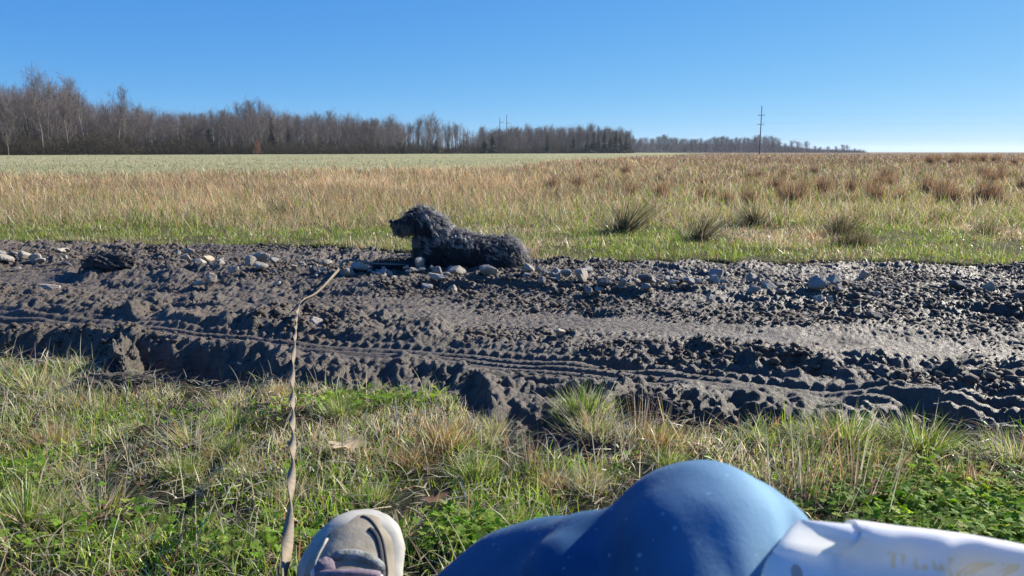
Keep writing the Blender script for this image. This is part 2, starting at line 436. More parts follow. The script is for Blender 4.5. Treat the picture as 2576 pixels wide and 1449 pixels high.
# clover: three round leaflets on each stalk
def clover(n, pts):
    V = []; T = []; C = []
    x, y = pts; z = turf_z(x, y)+rng.uniform(.015, .045, n)
    rad = rng.uniform(.0030, .0058, n); a0 = rng.uniform(0, 6.28, n)
    tilt = rng.normal(0, .35, (n, 2)); cc = mixc([GREEN, LIME, (.16, .30, .03)], [.35, .35, .3], n)
    K = 6; Vs = []; Cs = []
    for l in range(3):
        aa = a0+l*2.094; cx = x+np.cos(aa)*rad; cy = y+np.sin(aa)*rad
        ring = []
        for k in range(K):
            w = k*2*math.pi/K; px = cx+np.cos(w)*rad*.9; py = cy+np.sin(w)*rad*.9
            ring.append(np.stack([px, py, z+(px-x)*tilt[:, 0]+(py-y)*tilt[:, 1]-.12*rad*(k % 2)], 1))
        Vs.append(np.stack(ring, 1)); Cs.append(np.repeat(cc[:, None, :], K, 1))
    V = np.stack(Vs, 1).reshape(-1, 3); C = np.stack(Cs, 1).reshape(-1, 3)
    b = (np.arange(n*3)*K)[:, None]
    Q = np.concatenate([b+np.array([[0, 1, 2, 3]]), b+np.array([[0, 3, 4, 5]])])
    return V, Q, C
cx, cy = [], []
for (px, py, rx, ry, nn) in [(2450, 1290, .26, .16, 1900), (2350, 1200, .22, .12, 260), (2560, 1320, .2, .15, 1600), (1230, 1385, .10, .07, 420), (1130, 1370, .05, .06, 40), (1000, 1010, .18, .08, 120), (280, 1330, .25, .12, 180), (520, 1060, .2, .1, 100), (120, 1150, .22, .12, 90), (830, 1020, .14, .08, 90), (640, 1380, .14, .10, 130), (1900, 1190, .3, .12, 60)]:
    p = G(px, py); cx.append(p.x+rng.normal(0, rx*.55, nn)); cy.append(p.y+rng.normal(0, ry*.55, nn))
cx = np.concatenate(cx); cy = np.concatenate(cy); k = (t_near(cx, cy) < -.03) & (cy > .45); cx, cy = cx[k], cy[k]
V, Q, C = clover(len(cx), (cx, cy))
cl = link('clover', mesh_np('clover', V, quads=Q, cols=np.clip(C, 0, 1)), M_clover); tag(cl, 'bright green clover leaves spreading through the near turf', 'clover', kind='stuff')

# far verge: short green-yellow grass just beyond the track, patchy
x, y = fan_pts(250000, 4.4, 9.5, 0, .74, .6); x2, y2 = fan_pts(190000, 8, 22, 0, .74, .6); x, y = np.concatenate([x, x2]), np.concatenate([y, y2])
k = t_far(x, y) < rng.uniform(-.05, .05, len(x)); x, y = x[k], y[k]
lim = np.interp(x, [-1, .5, 3], [8.8, 10.5, 17])+.2*np.abs(x)+1.8*fbm(x, y, .4, 3, 95)
k = y < lim+rng.normal(0, .8, len(x)); x, y = x[k], y[k]
dn = fbm(x, y, 2.4, 4, 97)*.5+.5; k = dn > .30+.1*rng.normal(size=len(x)); x, y, dn = x[k], y[k], dn[k]; n = len(x)
pn = fbm(x, y, .9, 4, 96)*.5+.5
pd = np.clip((pn-.33)*3.0+(y-7)*.06, .22, .9)
pg = np.stack([(1-pd)*.32, (1-pd)*.38, (1-pd)*.30, pd*.50, pd*.28, pd*.10, pd*.12], 1)
c = mixc([GREEN, LIME, OLIVE, STRAW, TAN, RUST, BROWN], pg, n)
h = rng.gamma(5, .010, n)*(.5+.9*dn)
fv = blades(x, y, turf_z(x, y)-.01, h, rng.uniform(.0005, .0009, n)*np.clip(y, 5.5, 20), c, .45, .9, 2)
build_grass('verge_grass', [fv], M_grass, 'short green and straw grass along the far edge of the mud')

# tall brown meadow
def tall(n, y0, y1, p, wmul):
    x, y = fan_pts(n, y0, y1, p, .74, 1.0)
    start = np.interp(x, [-1, .5, 3], [7.4, 9.0, 15.5])+.10*np.abs(x)+2.2*fbm(x, y, .35, 3, 101)
    k = (y > start+rng.normal(0, .7, len(x))) & (y < far_edge(x, y)*(1+rng.normal(0, .03, len(x)))); x, y = x[k], y[k]
    cl = fbm(x, y, .9, 4, 102)*.5+.5
    k = cl > .36+.06*sstep(-.1, .3, x/y)+.12*rng.normal(size=len(x)); x, y, cl = x[k], y[k], cl[k]; n = len(x)
    right = sstep(-.15, .45, x/y)
    hh = (rng.gamma(6, .036, n))*(.55+.75*cl)*(1-.30*right*(y < 30))*np.interp(y, [7, 12, 30], [.62, .85, 1.0])
    pr = np.clip(right*(.75+.5*fbm(x, y, .35, 3, 108)), 0, .95)
    pg = np.stack([(1-pr)*.46+pr*.16, (1-pr)*.26+pr*.12, (1-pr)*.10+pr*.16, (1-pr)*.05+pr*.30, (1-pr)*.05+pr*.08, (1-pr)*.08+pr*.18], 1)
    pg /= pg.sum(1, keepdims=True)
    c = mixc([TAN, STRAW, RUST, BROWN, OLIVE, (.22, .185, .15)], pg, n, .28)*((.62+.7*vnoise(x*.55, y*.55, 109))*(1-.32*right))[:, None]
    w = np.maximum(.0045, y*wmul)*rng.uniform(.7, 1.3, n)
    return blades(x, y, turf_z(x, y)-.02, hh, w, c, .42, 1.0, 3, az=rng.normal(2.9, 1.5, n), tip=c*np.array([1.12, 1.08, 1.0]))
bl = [tall(120000, 7, 16, 0, .0006), tall(120000, 14, 60, -1, .00062), tall(90000, 45, 420, -1, .0008)]
build_grass('meadow_grass', bl, M_dry, 'tall dry brown grass covering the meadow beyond the track')
# thick low thatch under the tall grass
x, y = fan_pts(90000, 7.2, 50, -1, .74, 1); k = y < far_edge(x, y); x, y = x[k], y[k]; n = len(x)
c = mixc([TAN, STRAW, OLIVE, GREEN, LIME], [.36, .22, .22, .08, .12], n)
th = blades(x, y, turf_z(x, y)-.02, rng.uniform(.1, .3, n), np.maximum(.005, y*.0008), c, .8, 1.0, 2)
build_grass('meadow_thatch', [th], M_dry, 'low matted straw under the tall meadow grass')
# mown field beyond
x, y = fan_pts(80000, 13.5, 190, -1, .74, 2); k = y > far_edge(x, y)*.97; x, y = x[k], y[k]; n = len(x)
gn = fbm(x, y, .05, 3, 62)*.5+.5; pg = np.stack([.55*(1-gn)+.15, .3*gn+.1, .3*gn], 1); pg /= pg.sum(1, keepdims=True)
c = mixc([(.42, .37, .24), (.35, .33, .19), (.30, .30, .16)], pg, n, .12)
mf = blades(x, y, turf_z(x, y)-.02, rng.uniform(.06, .16, n), y*.0012, c, .6, .8, 2)
build_grass('field_grass', [mf], M_dry, 'pale green cropped grass of the open field before the trees')

# ------------------------------------------------------------------ tussocks and rush clumps (each one a plant)
def tussock_mesh(name, n, h, spread, cols, p, lean=.45, curl=.35, w=.003, nseg=3, tilt=(0, 0)):
    a = rng.uniform(0, 6.28, n); r = np.abs(rng.normal(0, spread*.4, n))
    x = np.cos(a)*r; y = np.sin(a)*r; hh = h*rng.uniform(.45, 1.05, n)
    ln = np.clip(r/spread*lean+np.abs(rng.normal(0, lean*.4, n)), 0, 1.3)
    v, q, t, c = blades(x, y, np.full(n, -.02), hh, w*rng.uniform(.7, 1.3, n), mixc(cols, p, n), ln, curl, nseg, az=a+rng.normal(0, .5, n))
    v[:, 0] += np.maximum(v[:, 2], 0)*tilt[0]; v[:, 1] += np.maximum(v[:, 2], 0)*tilt[1]
    return mesh_np(name, v, quads=q, tris=t, cols=np.clip(c, 0, 1))
TK = {
 'green': tussock_mesh('tuft_green', 460, .115, .10, [GREEN, LIME, OLIVE, STRAW], [.30, .25, .20, .25], .6, .8, .0022),
 'rust': tussock_mesh('tuft_rust', 460, .10, .11, [RUST, STRAW, TAN, LIME], [.42, .24, .16, .18], .7, .7, .0019),
 'straw': tussock_mesh('tuft_straw', 420, .105, .12, [STRAW, GREY, LIME, RUST], [.42, .25, .25, .08], .9, 1.1, .0022),
 'stems': tussock_mesh('tuft_stems', 110, .19, .16, [BROWN, GREY, TAN, OLIVE], [.45, .25, .1, .2], .35, .25, .0018),
 'dark': tussock_mesh('rush_dark', 420, .27, .19, [(.07, .065, .035), BROWN, OLIVE, (.2, .16, .1)], [.35, .25, .2, .2], .75, .45, .005, tilt=(.35, 0)),
 'flat': tussock_mesh('rush_flat', 420, .36, .16, [(.06, .055, .03), BROWN, GREY, OLIVE], [.45, .2, .15, .2], .9, .3, .006, tilt=(.5, -.1)),
 'brown': tussock_mesh('rush_brown', 330, .40, .20, [BROWN, (.12, .085, .05), TAN, RUST], [.4, .2, .25, .15], .28, .2, .006),
}
def plant(px, py, kind, s, label, name='grass_tuft', cat='grass tuft', group=None, rz=None):
    p = G(px, py); z = float(ground_z(np.array([p.x]), np.array([p.y]))[0])
    if kind in ('green', 'rust', 'straw', 'stems'): z = float(turf_z(np.array([p.x]), np.array([p.y]))[0])
    o = link(name, TK[kind], M_grass if kind in ('green',) else M_dry, loc=(p.x, p.y, z))
    o.rotation_euler = (0, 0, rng.uniform(0, 6.28) if rz is None else rz); o.scale = (s*rng.uniform(.9, 1.1), s*rng.uniform(.9, 1.1), s)
    return tag(o, label, cat, group)
near_t = [
 (1470, 1035, 'green', 1.05, 'bright green tuft growing on the tongue of turf beside the gouged rut'),
 (1500, 1085, 'straw', .9, 'straw coloured tuft just in front of the bright green one by the rut'),
 (1660, 1115, 'rust', 1.0, 'rust red tuft at the track edge directly above the raised knee'),
 (1610, 1100, 'stems', .9, 'thin tall brown stems left of the rust red tuft above the knee'),
 (1115, 1125, 'rust', 1.1, 'large rust coloured tuft left of the gouged rut'),
 (1030, 1165, 'rust', .8, 'small rust tuft near the pale dead leaf right of the leash'),
 (1240, 1085, 'straw', .7, 'small straw tuft on the lip of the gouged rut'),
 (1390, 1225, 'rust', .6, 'little rust tuft alone between the rut and the knee'),
 (1200, 1200, 'green', .8, 'yellow green tuft below the large rust coloured tuft'),
 (2130, 1105, 'green', 1.15, 'dense green tuft right of the knee at the edge of the mud'),
 (2320, 1115, 'green', 1.15, 'tall dense green tuft beside the dark hollow at far right'),
 (2060, 1100, 'straw', 1.0, 'arching straw and green tuft left of the dense green tufts'),
 (2240, 1160, 'rust', .7, 'reddish tuft between and below the two dense green tufts'),
 (2440, 1200, 'rust', 1.05, 'rust and green tuft with long spikes pointing right'),
 (2560, 1150, 'straw', 1.1, 'pale straw tuft cut by the right edge of the picture'),
 (2020, 1250, 'stems', 1.05, 'sparse clump of upright brown stems right behind the knee'),
 (2150, 1225, 'stems', 1.15, 'tallest clump of grey brown stems between knee and clover'),
 (700, 985, 'rust', .6, 'pinkish dry tuft touching the leash at the mud edge'),
 (560, 1010, 'straw', .9, 'straw tuft hanging over the black hollow left of the leash'),
 (480, 1100, 'straw', 1.1, 'broad grey straw tuft left of the leash in mid turf'),
 (90, 960, 'straw', 1.2, 'big bleached tuft at the left edge below the mud'),
 (200, 1000, 'straw', 1.0, 'bleached tuft leaning right beside the pale mud clod'),
 (130, 1090, 'rust', .9, 'rusty tuft near the left edge of the turf'),
 (860, 1120, 'straw', .9, 'pale tuft around the light dead leaf right of the leash'),
 (250, 1270, 'straw', 1.0, 'flattened pale tuft in the lower left turf'),
 (60, 1290, 'green', 1.0, 'long bladed green tuft in the lower left corner'),
 (1330, 1180, 'stems', .6, 'few thin stems standing right of the little yellow green patch'),
]
for (px, py, kd, s, lb) in near_t: plant(px, py, kd, s, lb)
field_t = [
 (1570, 585, 'flat', 1.0, 'dark rush clump leaning right, beyond the dog to the right', None),
 (1755, 605, 'flat', .75, 'low black rush clump at the far verge, second right from the dog', None),
 (1900, 570, 'flat', .8, 'long dark rush bundle lying low to the right', None),
 (2115, 590, 'dark', 1.0, 'rounded black rush mound in the green verge on the right', None),
 (710, 545, 'dark', 1.0, 'dark green rush clump left of the dog at the foot of the tan grass', None),
 (350, 480, 'dark', 1.1, 'dark green clump half hidden in the tan grass at left', None),
 (2010, 500, 'brown', .9, 'brown upright rush clump in the meadow left of the paired clumps', None),
 (2330, 490, 'brown', 1.0, 'tall narrow dark rush clump standing over bright green grass', None),
 (2370, 515, 'brown', .9, 'brown rush clump just below the tall narrow one', None),
 (2490, 515, 'brown', 1.1, 'wide brown rush clump near the right edge of the meadow', None),
 (2230, 455, 'brown', 1.1, 'dark rush clump farther back in the right meadow', None),
]
for (px, py, kd, s, lb, g) in field_t: plant(px, py, kd, s, lb, 'rush_clump', 'rush clump')
for i in range(58):
    px = rng.uniform(1350, 2576); py = rng.uniform(432, 520)
    plant(px, py, ['brown', 'brown', 'dark'][i % 3], rng.uniform(.6, 1.0), 'brown rush clump scattered among others in the right-hand meadow', 'rush_clump', 'rush clump', 'rush clumps scattered over the right-hand meadow')
for i in range(16):
    px = rng.uniform(2330, 2620); py = rng.uniform(402, 416)
    plant(px, py, 'brown', rng.uniform(1.3, 2.0), 'dark brown clump in the bushy strip along the far right of the meadow', 'rush_clump', 'rush clump', 'clumps of the dark strip at the far right')
for i in range(46):
    px = rng.uniform(0, 2576); py = rng.uniform(1010, 1400)
    p = G(px, py)
    if float(t_near(np.array([p.x]), np.array([p.y]))[0]) > -.05: continue
    plant(px, py, ['straw', 'green', 'rust', 'straw', 'green'][i % 5], rng.uniform(.35, .7), 'small tuft among many others in the near turf', 'grass_tuft', 'grass tuft', 'small tufts in the near turf')
for i in range(10):
    px = rng.uniform(1980, 2560); py = rng.uniform(560, 640)
    plant(px, py, ['dark', 'stems'][i % 2], rng.uniform(.5, .8), 'small grey clump in the short green verge at right', 'rush_clump', 'rush clump', 'small clumps in the green verge at right')
#PART2
# ------------------------------------------------------------------ bare trees
def bark(name, c1, c2):
    m, nt, b = new_mat(name)
    nt.links.new(ramp(nt, noise(nt, 1.3, 5), [(.3, c1), (.7, c2)]), b.inputs['Base Color'])
    b.inputs['Roughness'].default_value = .85; b.inputs['Specular IOR Level'].default_value = .15
    return m
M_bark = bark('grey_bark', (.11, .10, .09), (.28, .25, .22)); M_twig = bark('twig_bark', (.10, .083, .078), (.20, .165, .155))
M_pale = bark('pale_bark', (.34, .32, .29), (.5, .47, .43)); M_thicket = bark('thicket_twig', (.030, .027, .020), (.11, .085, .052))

def rot_about(d, ang, az, r):
    """direction tilted from d by ang towards azimuth az"""
    d = d/np.linalg.norm(d); ref = np.array([0, 0, 1.]) if abs(d[2]) < .9 else np.array([1., 0, 0])
    a = np.cross(d, ref); a /= np.linalg.norm(a); b = np.cross(d, a)
    return d*math.cos(ang)+(a*math.cos(az)+b*math.sin(az))*math.sin(ang)

def bare_tree(seed, slim=1.0, clear=.28, nb=26, rounded=False, forks=1, twig=.016):
    """unit-height bare tree scaled to 14 m: (trunk verts, quads), (crown verts, quads)"""
    r = np.random.default_rng(seed); H = 14.0
    T0, T1, A, B = [], [], [], []; C0, C1, CA, CB = [], [], [], []
    def stem(p, d, L, r0, nseg=9):
        pts = [p]; s = L/nseg
        for i in range(nseg):
            d = d+r.normal(0, .05, 3); d[2] = max(d[2], .3*np.linalg.norm(d)); d /= np.linalg.norm(d); pts.append(pts[-1]+d*s)
        return pts
    def add(l, p, q, a, b): l[0].append(p); l[1].append(q); l[2].append(a); l[3].append(b)
    TT = (T0, T1, A, B); CC = (C0, C1, CA, CB)
    stems = []
    if forks == 1: stems.append((stem(np.array([0, 0, -.3]), np.array([r.normal(0, .03), r.normal(0, .03), 1]), H*.97, .17), .17))
    else:
        for f in range(forks): stems.append((stem(np.array([0, 0, -.3]), np.array([r.normal(0, .22), r.normal(0, .22), 1]), H*r.uniform(.75, .97), .12), .12))
    for pts, r0 in stems:
        n = len(pts)-1
        for i in range(n): add(TT, pts[i], pts[i+1], r0*(1-i/n)**.8+.012, r0*(1-(i+1)/n)**.8+.012)
        for b in range(nb//len(stems)):
            h = clear+(1-clear)*r.random()**.9*.97; f = h*n; i = min(int(f), n-1); p = pts[i]+(pts[i+1]-pts[i])*(f-i)
            e = (h-clear)/(1-clear); L = H*(.07+.27*math.sqrt(max(0, 1-((e-.38)/.66)**2)))*slim*r.uniform(.6, 1.2)
            if rounded: L = H*.34*math.sqrt(max(.05, 1-((h-.45)/.6)**2))*r.uniform(.7, 1.2)
            d = rot_about(np.array([0, 0, 1.]), R(r.uniform(22, 34+26*(1-h))) if not rounded else R(r.uniform(25, 80)), r.uniform(0, 6.28), r)
            m = 4; q = p; rb = .012+.05*(1-h)*L/4
            for k in range(m):
                d = d+np.array([0, 0, .16])+r.normal(0, .10, 3); d /= np.linalg.norm(d); q2 = q+d*L/m
                (add(TT, q, q2, rb*(1-k/m)+.008, rb*(1-(k+1)/m)+.008) if L > 2.4 else add(CC, q, q2, rb*(1-k/m)+.008, rb*(1-(k+1)/m)+.008))
                for t in range(4):
                    dd = rot_about(d, R(r.uniform(25, 60)), r.uniform(0, 6.28), r); dd[2] += .25; dd /= np.linalg.norm(dd)
                    l2 = max(L, 1.7)*r.uniform(.25, .55); qa = q+(q2-q)*r.random(); qb = qa+dd*l2
                    add(CC, qa, qb, twig*1.1, twig*.6)
                    for u in range(2):
                        d3 = rot_about(dd, R(r.uniform(20, 55)), r.uniform(0, 6.28), r); d3[2] += .2
                        qc = qa+(qb-qa)*r.random(); add(CC, qc, qc+d3*l2*r.uniform(.3, .7), twig*.75, twig*.4)
                q = q2
    tv, tq = tubes(T0, T1, A, B, 5); cv, cq = tubes(C0, C1, CA, CB, 3)
    return mesh_np('trunk', tv, quads=tq), mesh_np('crown', cv, quads=cq)

TREES = [bare_tree(i, slim=[.85, 1.0, .75, 1.1, .95, 1.05][i], clear=[.3, .25, .4, .2, .35, .15][i], nb=[24, 28, 22, 30, 27, 30][i], forks=[1, 1, 1, 2, 1, 3][i]) for i in range(6)]
ROUND = [bare_tree(20+i, 1, .15, 36, rounded=True, twig=.03) for i in range(3)]

def tree(meshes, pos, H, label, group=None, bk=None, name='bare_tree', tw=None, wid=1.0):
    o = empty(name, pos, rng.uniform(0, 6.28)); s = H/14.0; o.scale = (s*wid, s*wid, s)
    t = link('trunk', meshes[0], None, o); c = link('crown', meshes[1], None, o)
    for ob, mm in ((t, bk or M_bark), (c, tw or M_twig)):
        if not ob.data.materials: ob.data.materials.append(mm)
        ob.material_slots[0].link = 'OBJECT'; ob.material_slots[0].material = mm
    return tag(o, label, 'tree', group)

HX = [-400, 0, 100, 230, 250, 330, 400, 500, 600, 660, 750, 900, 1000, 1080, 1150, 1185, 1215, 1300, 1400, 1550, 1585]
HH = [152, 166, 178, 160, 128, 126, 108, 100, 106, 116, 100, 92, 82, 90, 82, 62, 58, 66, 66, 62, 46]
def line_dist(px): return 1/np.interp(px, [-400, 0, 1585], [1/150., 1/175., 1/430.])
def on_line(px, extra=0):
    d = float(line_dist(px))+extra; return Vector(((px/2.5156-512)/FPX*d, d, -.05))
def tree_h(px, d): return float(np.interp(px, HX, HH))/2.5156/FPX*d

GRP = [(-500, 240, 'tall bare grey tree in the high wood at far left', 'bare trees of the high wood at the left'),
       (240, 640, 'bare grey tree in the lower wood right of the tall left stand', 'bare trees of the lower wood'),
       (640, 1010, 'bare grey tree in the middle of the treeline left of the dog', 'bare trees in the middle of the treeline'),
       (1010, 1200, 'thin bare tree standing against the sky above the dog', 'thin bare trees above the dog'),
       (1200, 1600, 'bare tree in the low wood right of the twin poles', 'bare trees of the low wood right of the poles')]
def grp(px):
    for a, b, l, g in GRP:
        if a <= px < b: return l, g
specials = [(310, 0, 158, 2, 'single tall slim tree rising well above its neighbours in the left wood', M_bark),
            (40, -6, 100, 1, 'short grey tree with level branches in front of the high left wood', M_bark),
            (127, -5, 196, 0, 'tallest tree of all, crowning the high left wood', M_bark),
            (660, -4, 122, 3, 'tall many stemmed tree peaking in the middle of the treeline', M_bark),
            (1080, -4, 92, 1, 'tall bare tree with a fan of branches alone above the dog', M_bark),
            (1520, -6, 50, 2, 'pale stemmed thin tree before the conifers at the end of the wood', M_pale)]
for px, ex, hp, k, lb, bk in specials:
    p = on_line(px, ex); tree(TREES[k], p, hp/2.5156/FPX*p.y, lb, bk=bk)
for row, (ex, hs, step) in enumerate([(0, .92, 4.2), (9, 1.0, 4.6), (20, 1.06, 5.4)]):
    px = -190.0
    while px < 1585:
        d = float(line_dist(px))
        if not (1165 < px < 1205 and row > 0):
            thin = 1020 < px < 1200
            q = px+rng.uniform(-4, 4); p = on_line(q, ex+rng.uniform(-3, 3))
            l, g = grp(q)
            if not (thin and row == 2):
                tree(TREES[int(rng.integers(6))], p, tree_h(q, p.y)*hs*rng.uniform(.80, 1.04), l, g, M_pale if rng.random() < .03 else M_bark, wid=rng.uniform(.85, 1.15))
        slope = abs((on_line(px+5)-on_line(px)).length)/5
        px += step*.92*rng.uniform(.8, 1.25)/slope*(1.0 if not 1020 < px < 1200 else 1.5)

# far bluish trees on the horizon
k = 0
for px in np.concatenate([np.arange(1566, 1700, 9), np.arange(1690, 1950, 8.5), np.arange(1950, 2140, 17), []]):
    hp = np.interp(px, [1566, 1640, 1670, 1700, 1760, 1850, 1900, 1930, 1960, 1985, 2010, 2040, 2080, 2110, 2140, 2200, 2270], [28, 34, 42, 30, 32, 36, 40, 36, 24, 26, 32, 12, 16, 20, 9, 9, 6])
    d = rng.uniform(640, 760); p = Vector(((px+rng.uniform(-4, 4))/2.5156-512, 0, 0)); p = Vector((p.x/FPX*d, d, -1))
    lb, g = ('distant rounded bare tree in the hazy grove behind the leaning pole', 'hazy trees of the grove behind the leaning pole') if px < 1955 else ('small distant bare tree on the horizon right of the leaning pole', 'small trees on the horizon right of the pole')
    tree(ROUND[k % 3], p, max(5, hp/2.5156/FPX*d+1)*rng.uniform(.85, 1.06), lb, g, wid=1.25); k += 1

# conifers
def conifer_meshes(seed, broad=.2, n=900):
    r = np.random.default_rng(seed); H = 12.0
    tv, tq = tubes([[0, 0, -.3]], [[0, 0, H*.97]], [.16], [.02], 6)
    h = r.random(n)**.8; a = r.uniform(0, 6.28, n); L = H*broad*(1.02-h)**.85*r.uniform(.35, 1.25, n)*(.75+.5*np.sin(a*2+seed+h*9))+.15
    z = H*(.06+.94*h); V = []; Q = []
    for i in range(n):
        d = np.array([math.cos(a[i]), math.sin(a[i]), -.25+.4*r.random()]); s = np.array([-math.sin(a[i]), math.cos(a[i]), r.normal(0, .5)])
        for j in range(3):
            p0 = np.array([0, 0, z[i]])+d*L[i]*(.15+j*.27)+r.normal(0, .05, 3); p1 = p0+d*L[i]*.34
            w = .10+.07*L[i]*(1-j*.25)
            b = len(V); V += [p0-s*w, p0+s*w, p1+s*w*.4-[0, 0, .1], p1-s*w*.4-[0, 0, .1]]; Q.append((b, b+1, b+2, b+3))
    return mesh_np('trunk', tv, quads=tq), mesh_np('crown', np.array(V), quads=Q)
CON = [conifer_meshes(1, .17), conifer_meshes(2, .22), conifer_meshes(3, .34, 1100)]
M_needle = simple_mat('dark_needles', (.035, .05, .03), .7, .2, .35, .8)
M_needle2 = simple_mat('olive_needles', (.06, .075, .045), .7, .2, .35, .8)
for px, ex, hp, k, lb, g in [
    (735, 7, 80, 0, 'dark pointed conifer poking out of the bare wood left of the dog', None),
    (540, 7, 74, 2, 'dark conifer half hidden in the lower left wood', None),
    (695, 4, 104, 0, 'thin conifer spire high among the bare middle trees', None),
    (90, 6, 108, 2, 'large dark evergreen mass inside the high left wood', None),
    (15, 5, 92, 2, 'broad dark evergreen at the left edge of the wood', None),
    (60, 5, 60, 2, 'low dark evergreen under the high left wood', None),
    (1022, -6, 26, 2, 'low dark bushy evergreen at the foot of the thin trees', None),
    (1240, -6, 58, 1, 'pointed conifer just left of the twin utility poles', None),
    (1220, -10, 44, 2, 'broad pine with drooping boughs left of the twin poles', None),
    (1100, -5, 40, 2, 'dark evergreen below the tall lone tree above the dog', None),
    (1130, -5, 38, 1, 'second evergreen in the gap of thin trees above the dog', None)]:
    p = on_line(px, ex); tree(CON[k], p, hp/2.5156/FPX*p.y, lb, g, M_bark, 'conifer_tree', M_needle if k < 2 else M_needle2)
for i, px in enumerate([1375, 1440, 1475, 1490, 1502, 1516, 1530, 1545, 1556, 1570, 1580]):
    p = on_line(px, -8+rng.uniform(-3, 3)); hp = [56, 54, 58, 60, 57, 62, 58, 64, 55, 54, 44][i]
    tree(CON[i % 2], p, hp/2.5156/FPX*p.y, 'dark spiky conifer at the right-hand end of the low wood', 'conifers at the end of the low wood', M_bark, 'conifer_tree', M_needle)

# young tree still holding rust leaves
def leafy(seed, n, H, w, mat_t, cols):
    r = np.random.default_rng(seed); tv, tq = tubes([[0, 0, -.2]], [[0, 0, H]], [.06], [.01], 5)
    z = r.beta(1.6, 2.0, n)*H; rad = w*np.sqrt(r.random(n))*(1.05-z/H); a = r.uniform(0, 6.28, n)
    c = np.stack([np.cos(a)*rad, np.sin(a)*rad, z], 1); s = .12
    u = r.normal(size=(n, 3)); u /= np.linalg.norm(u, axis=1, keepdims=True); v = np.cross(u, r.normal(size=(n, 3))); v /= np.linalg.norm(v, axis=1, keepdims=True)
    V = np.stack([c-u*s, c+v*s*.6, c+u*s, c-v*s*.6], 1).reshape(-1, 3); Q = np.arange(n*4).reshape(-1, 4)
    return mesh_np('trunk', tv, quads=tq), mesh_np('crown', V, quads=Q)
M_rust = simple_mat('rust_leaves', (.30, .13, .055), .7, .2, .3, 1)
p = on_line(658, -8); tree(leafy(3, 420, 5.0, 1.5, None, None), p, 14*1.0, 'small tree with rusty orange leaves at the foot of the middle wood', None, M_bark, 'rust_leaved_tree', M_rust)

# brush along the foot of the wood, and the wood's far depth
def thicket(n, ex0, ex1, h0, h1, rad, up, x0=-190, x1=1590):
    px = rng.uniform(x0, x1, n); d = line_dist(px)+rng.uniform(ex0, ex1, n)
    X = (px/2.5156-512)/FPX*d; z0 = np.abs(rng.normal(0, h0, n)); 
    z0 *= .25+1.4*vnoise(X*.16, d*.05, 120); p0 = np.stack([X, d, z0], 1); dr = rng.normal(0, 1, (n, 3)); dr[:, 2] = np.abs(dr[:, 2])*up+.1; dr /= np.linalg.norm(dr, axis=1, keepdims=True)
    L = rng.uniform(.5, 1, n)*h1; p1 = p0+dr*L[:, None]
    return tubes(p0, p1, np.full(n, rad), np.full(n, rad*.4), 3)
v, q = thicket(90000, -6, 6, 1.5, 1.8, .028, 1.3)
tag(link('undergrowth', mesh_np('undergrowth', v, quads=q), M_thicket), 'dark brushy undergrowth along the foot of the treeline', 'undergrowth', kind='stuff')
px = rng.uniform(-190, 1585, 7500); px = px[(px < 1020) | (px > 1200) | (rng.random(len(px)) < .25)]; d = line_dist(px)+rng.uniform(24, 75, len(px)); n = len(px)
hh = np.interp(px, HX, HH)/2.5156/FPX*d*rng.uniform(.55, .96, n); X = (px/2.5156-512)/FPX*d
b0 = np.stack([X, d, np.zeros(n)], 1); b1 = b0+np.stack([rng.normal(0, .5, n), rng.normal(0, .5, n), hh], 1)
S = [tubes(b0, b1, np.full(n, .11), np.full(n, .03), 4)]
i = rng.integers(0, n, 90000); t = rng.uniform(.05, 1, 90000)**.8
t0 = b0[i]+(b1[i]-b0[i])*t[:, None]+rng.normal(0, .8, (90000, 3))*[1, 1, .3]; dr = rng.normal(0, .6, (90000, 3)); dr[:, 2] = np.abs(dr[:, 2])+.5
S.append(tubes(t0, t0+dr*rng.uniform(.7, 2.2, (90000, 1)), np.full(90000, .022), np.full(90000, .009), 3))
V, Q, _ = merge([(a, b, None) for a, b in S])
tag(link('far_wood', mesh_np('far_wood', V, quads=Q), M_twig), 'deep grey mass of bare wood behind the front trees', 'wood', kind='stuff')
v = []; 
n = 34000; px = rng.uniform(1560, 2160, n); d = rng.uniform(690, 800, n); X = (px/2.5156-512)/FPX*d
hh = np.interp(px, [1588, 1650, 1690, 1760, 1900, 1950, 2050, 2120, 2200, 2300], [26, 26, 24, 26, 28, 20, 8, 5, 1, 0])/2.5156/FPX*d
p0 = np.stack([X, d, rng.random(n)*hh*.85-1], 1); dr = rng.normal(0, 1, (n, 3)); dr[:, 2] = np.abs(dr[:, 2])
v, q = tubes(p0, p0+dr*1.5, np.full(n, .09), np.full(n, .04), 3)
tag(link('far_scrub', mesh_np('far_scrub', v, quads=q), M_twig), 'hazy blue-grey scrub filling the distant grove on the horizon', 'scrub', kind='stuff')

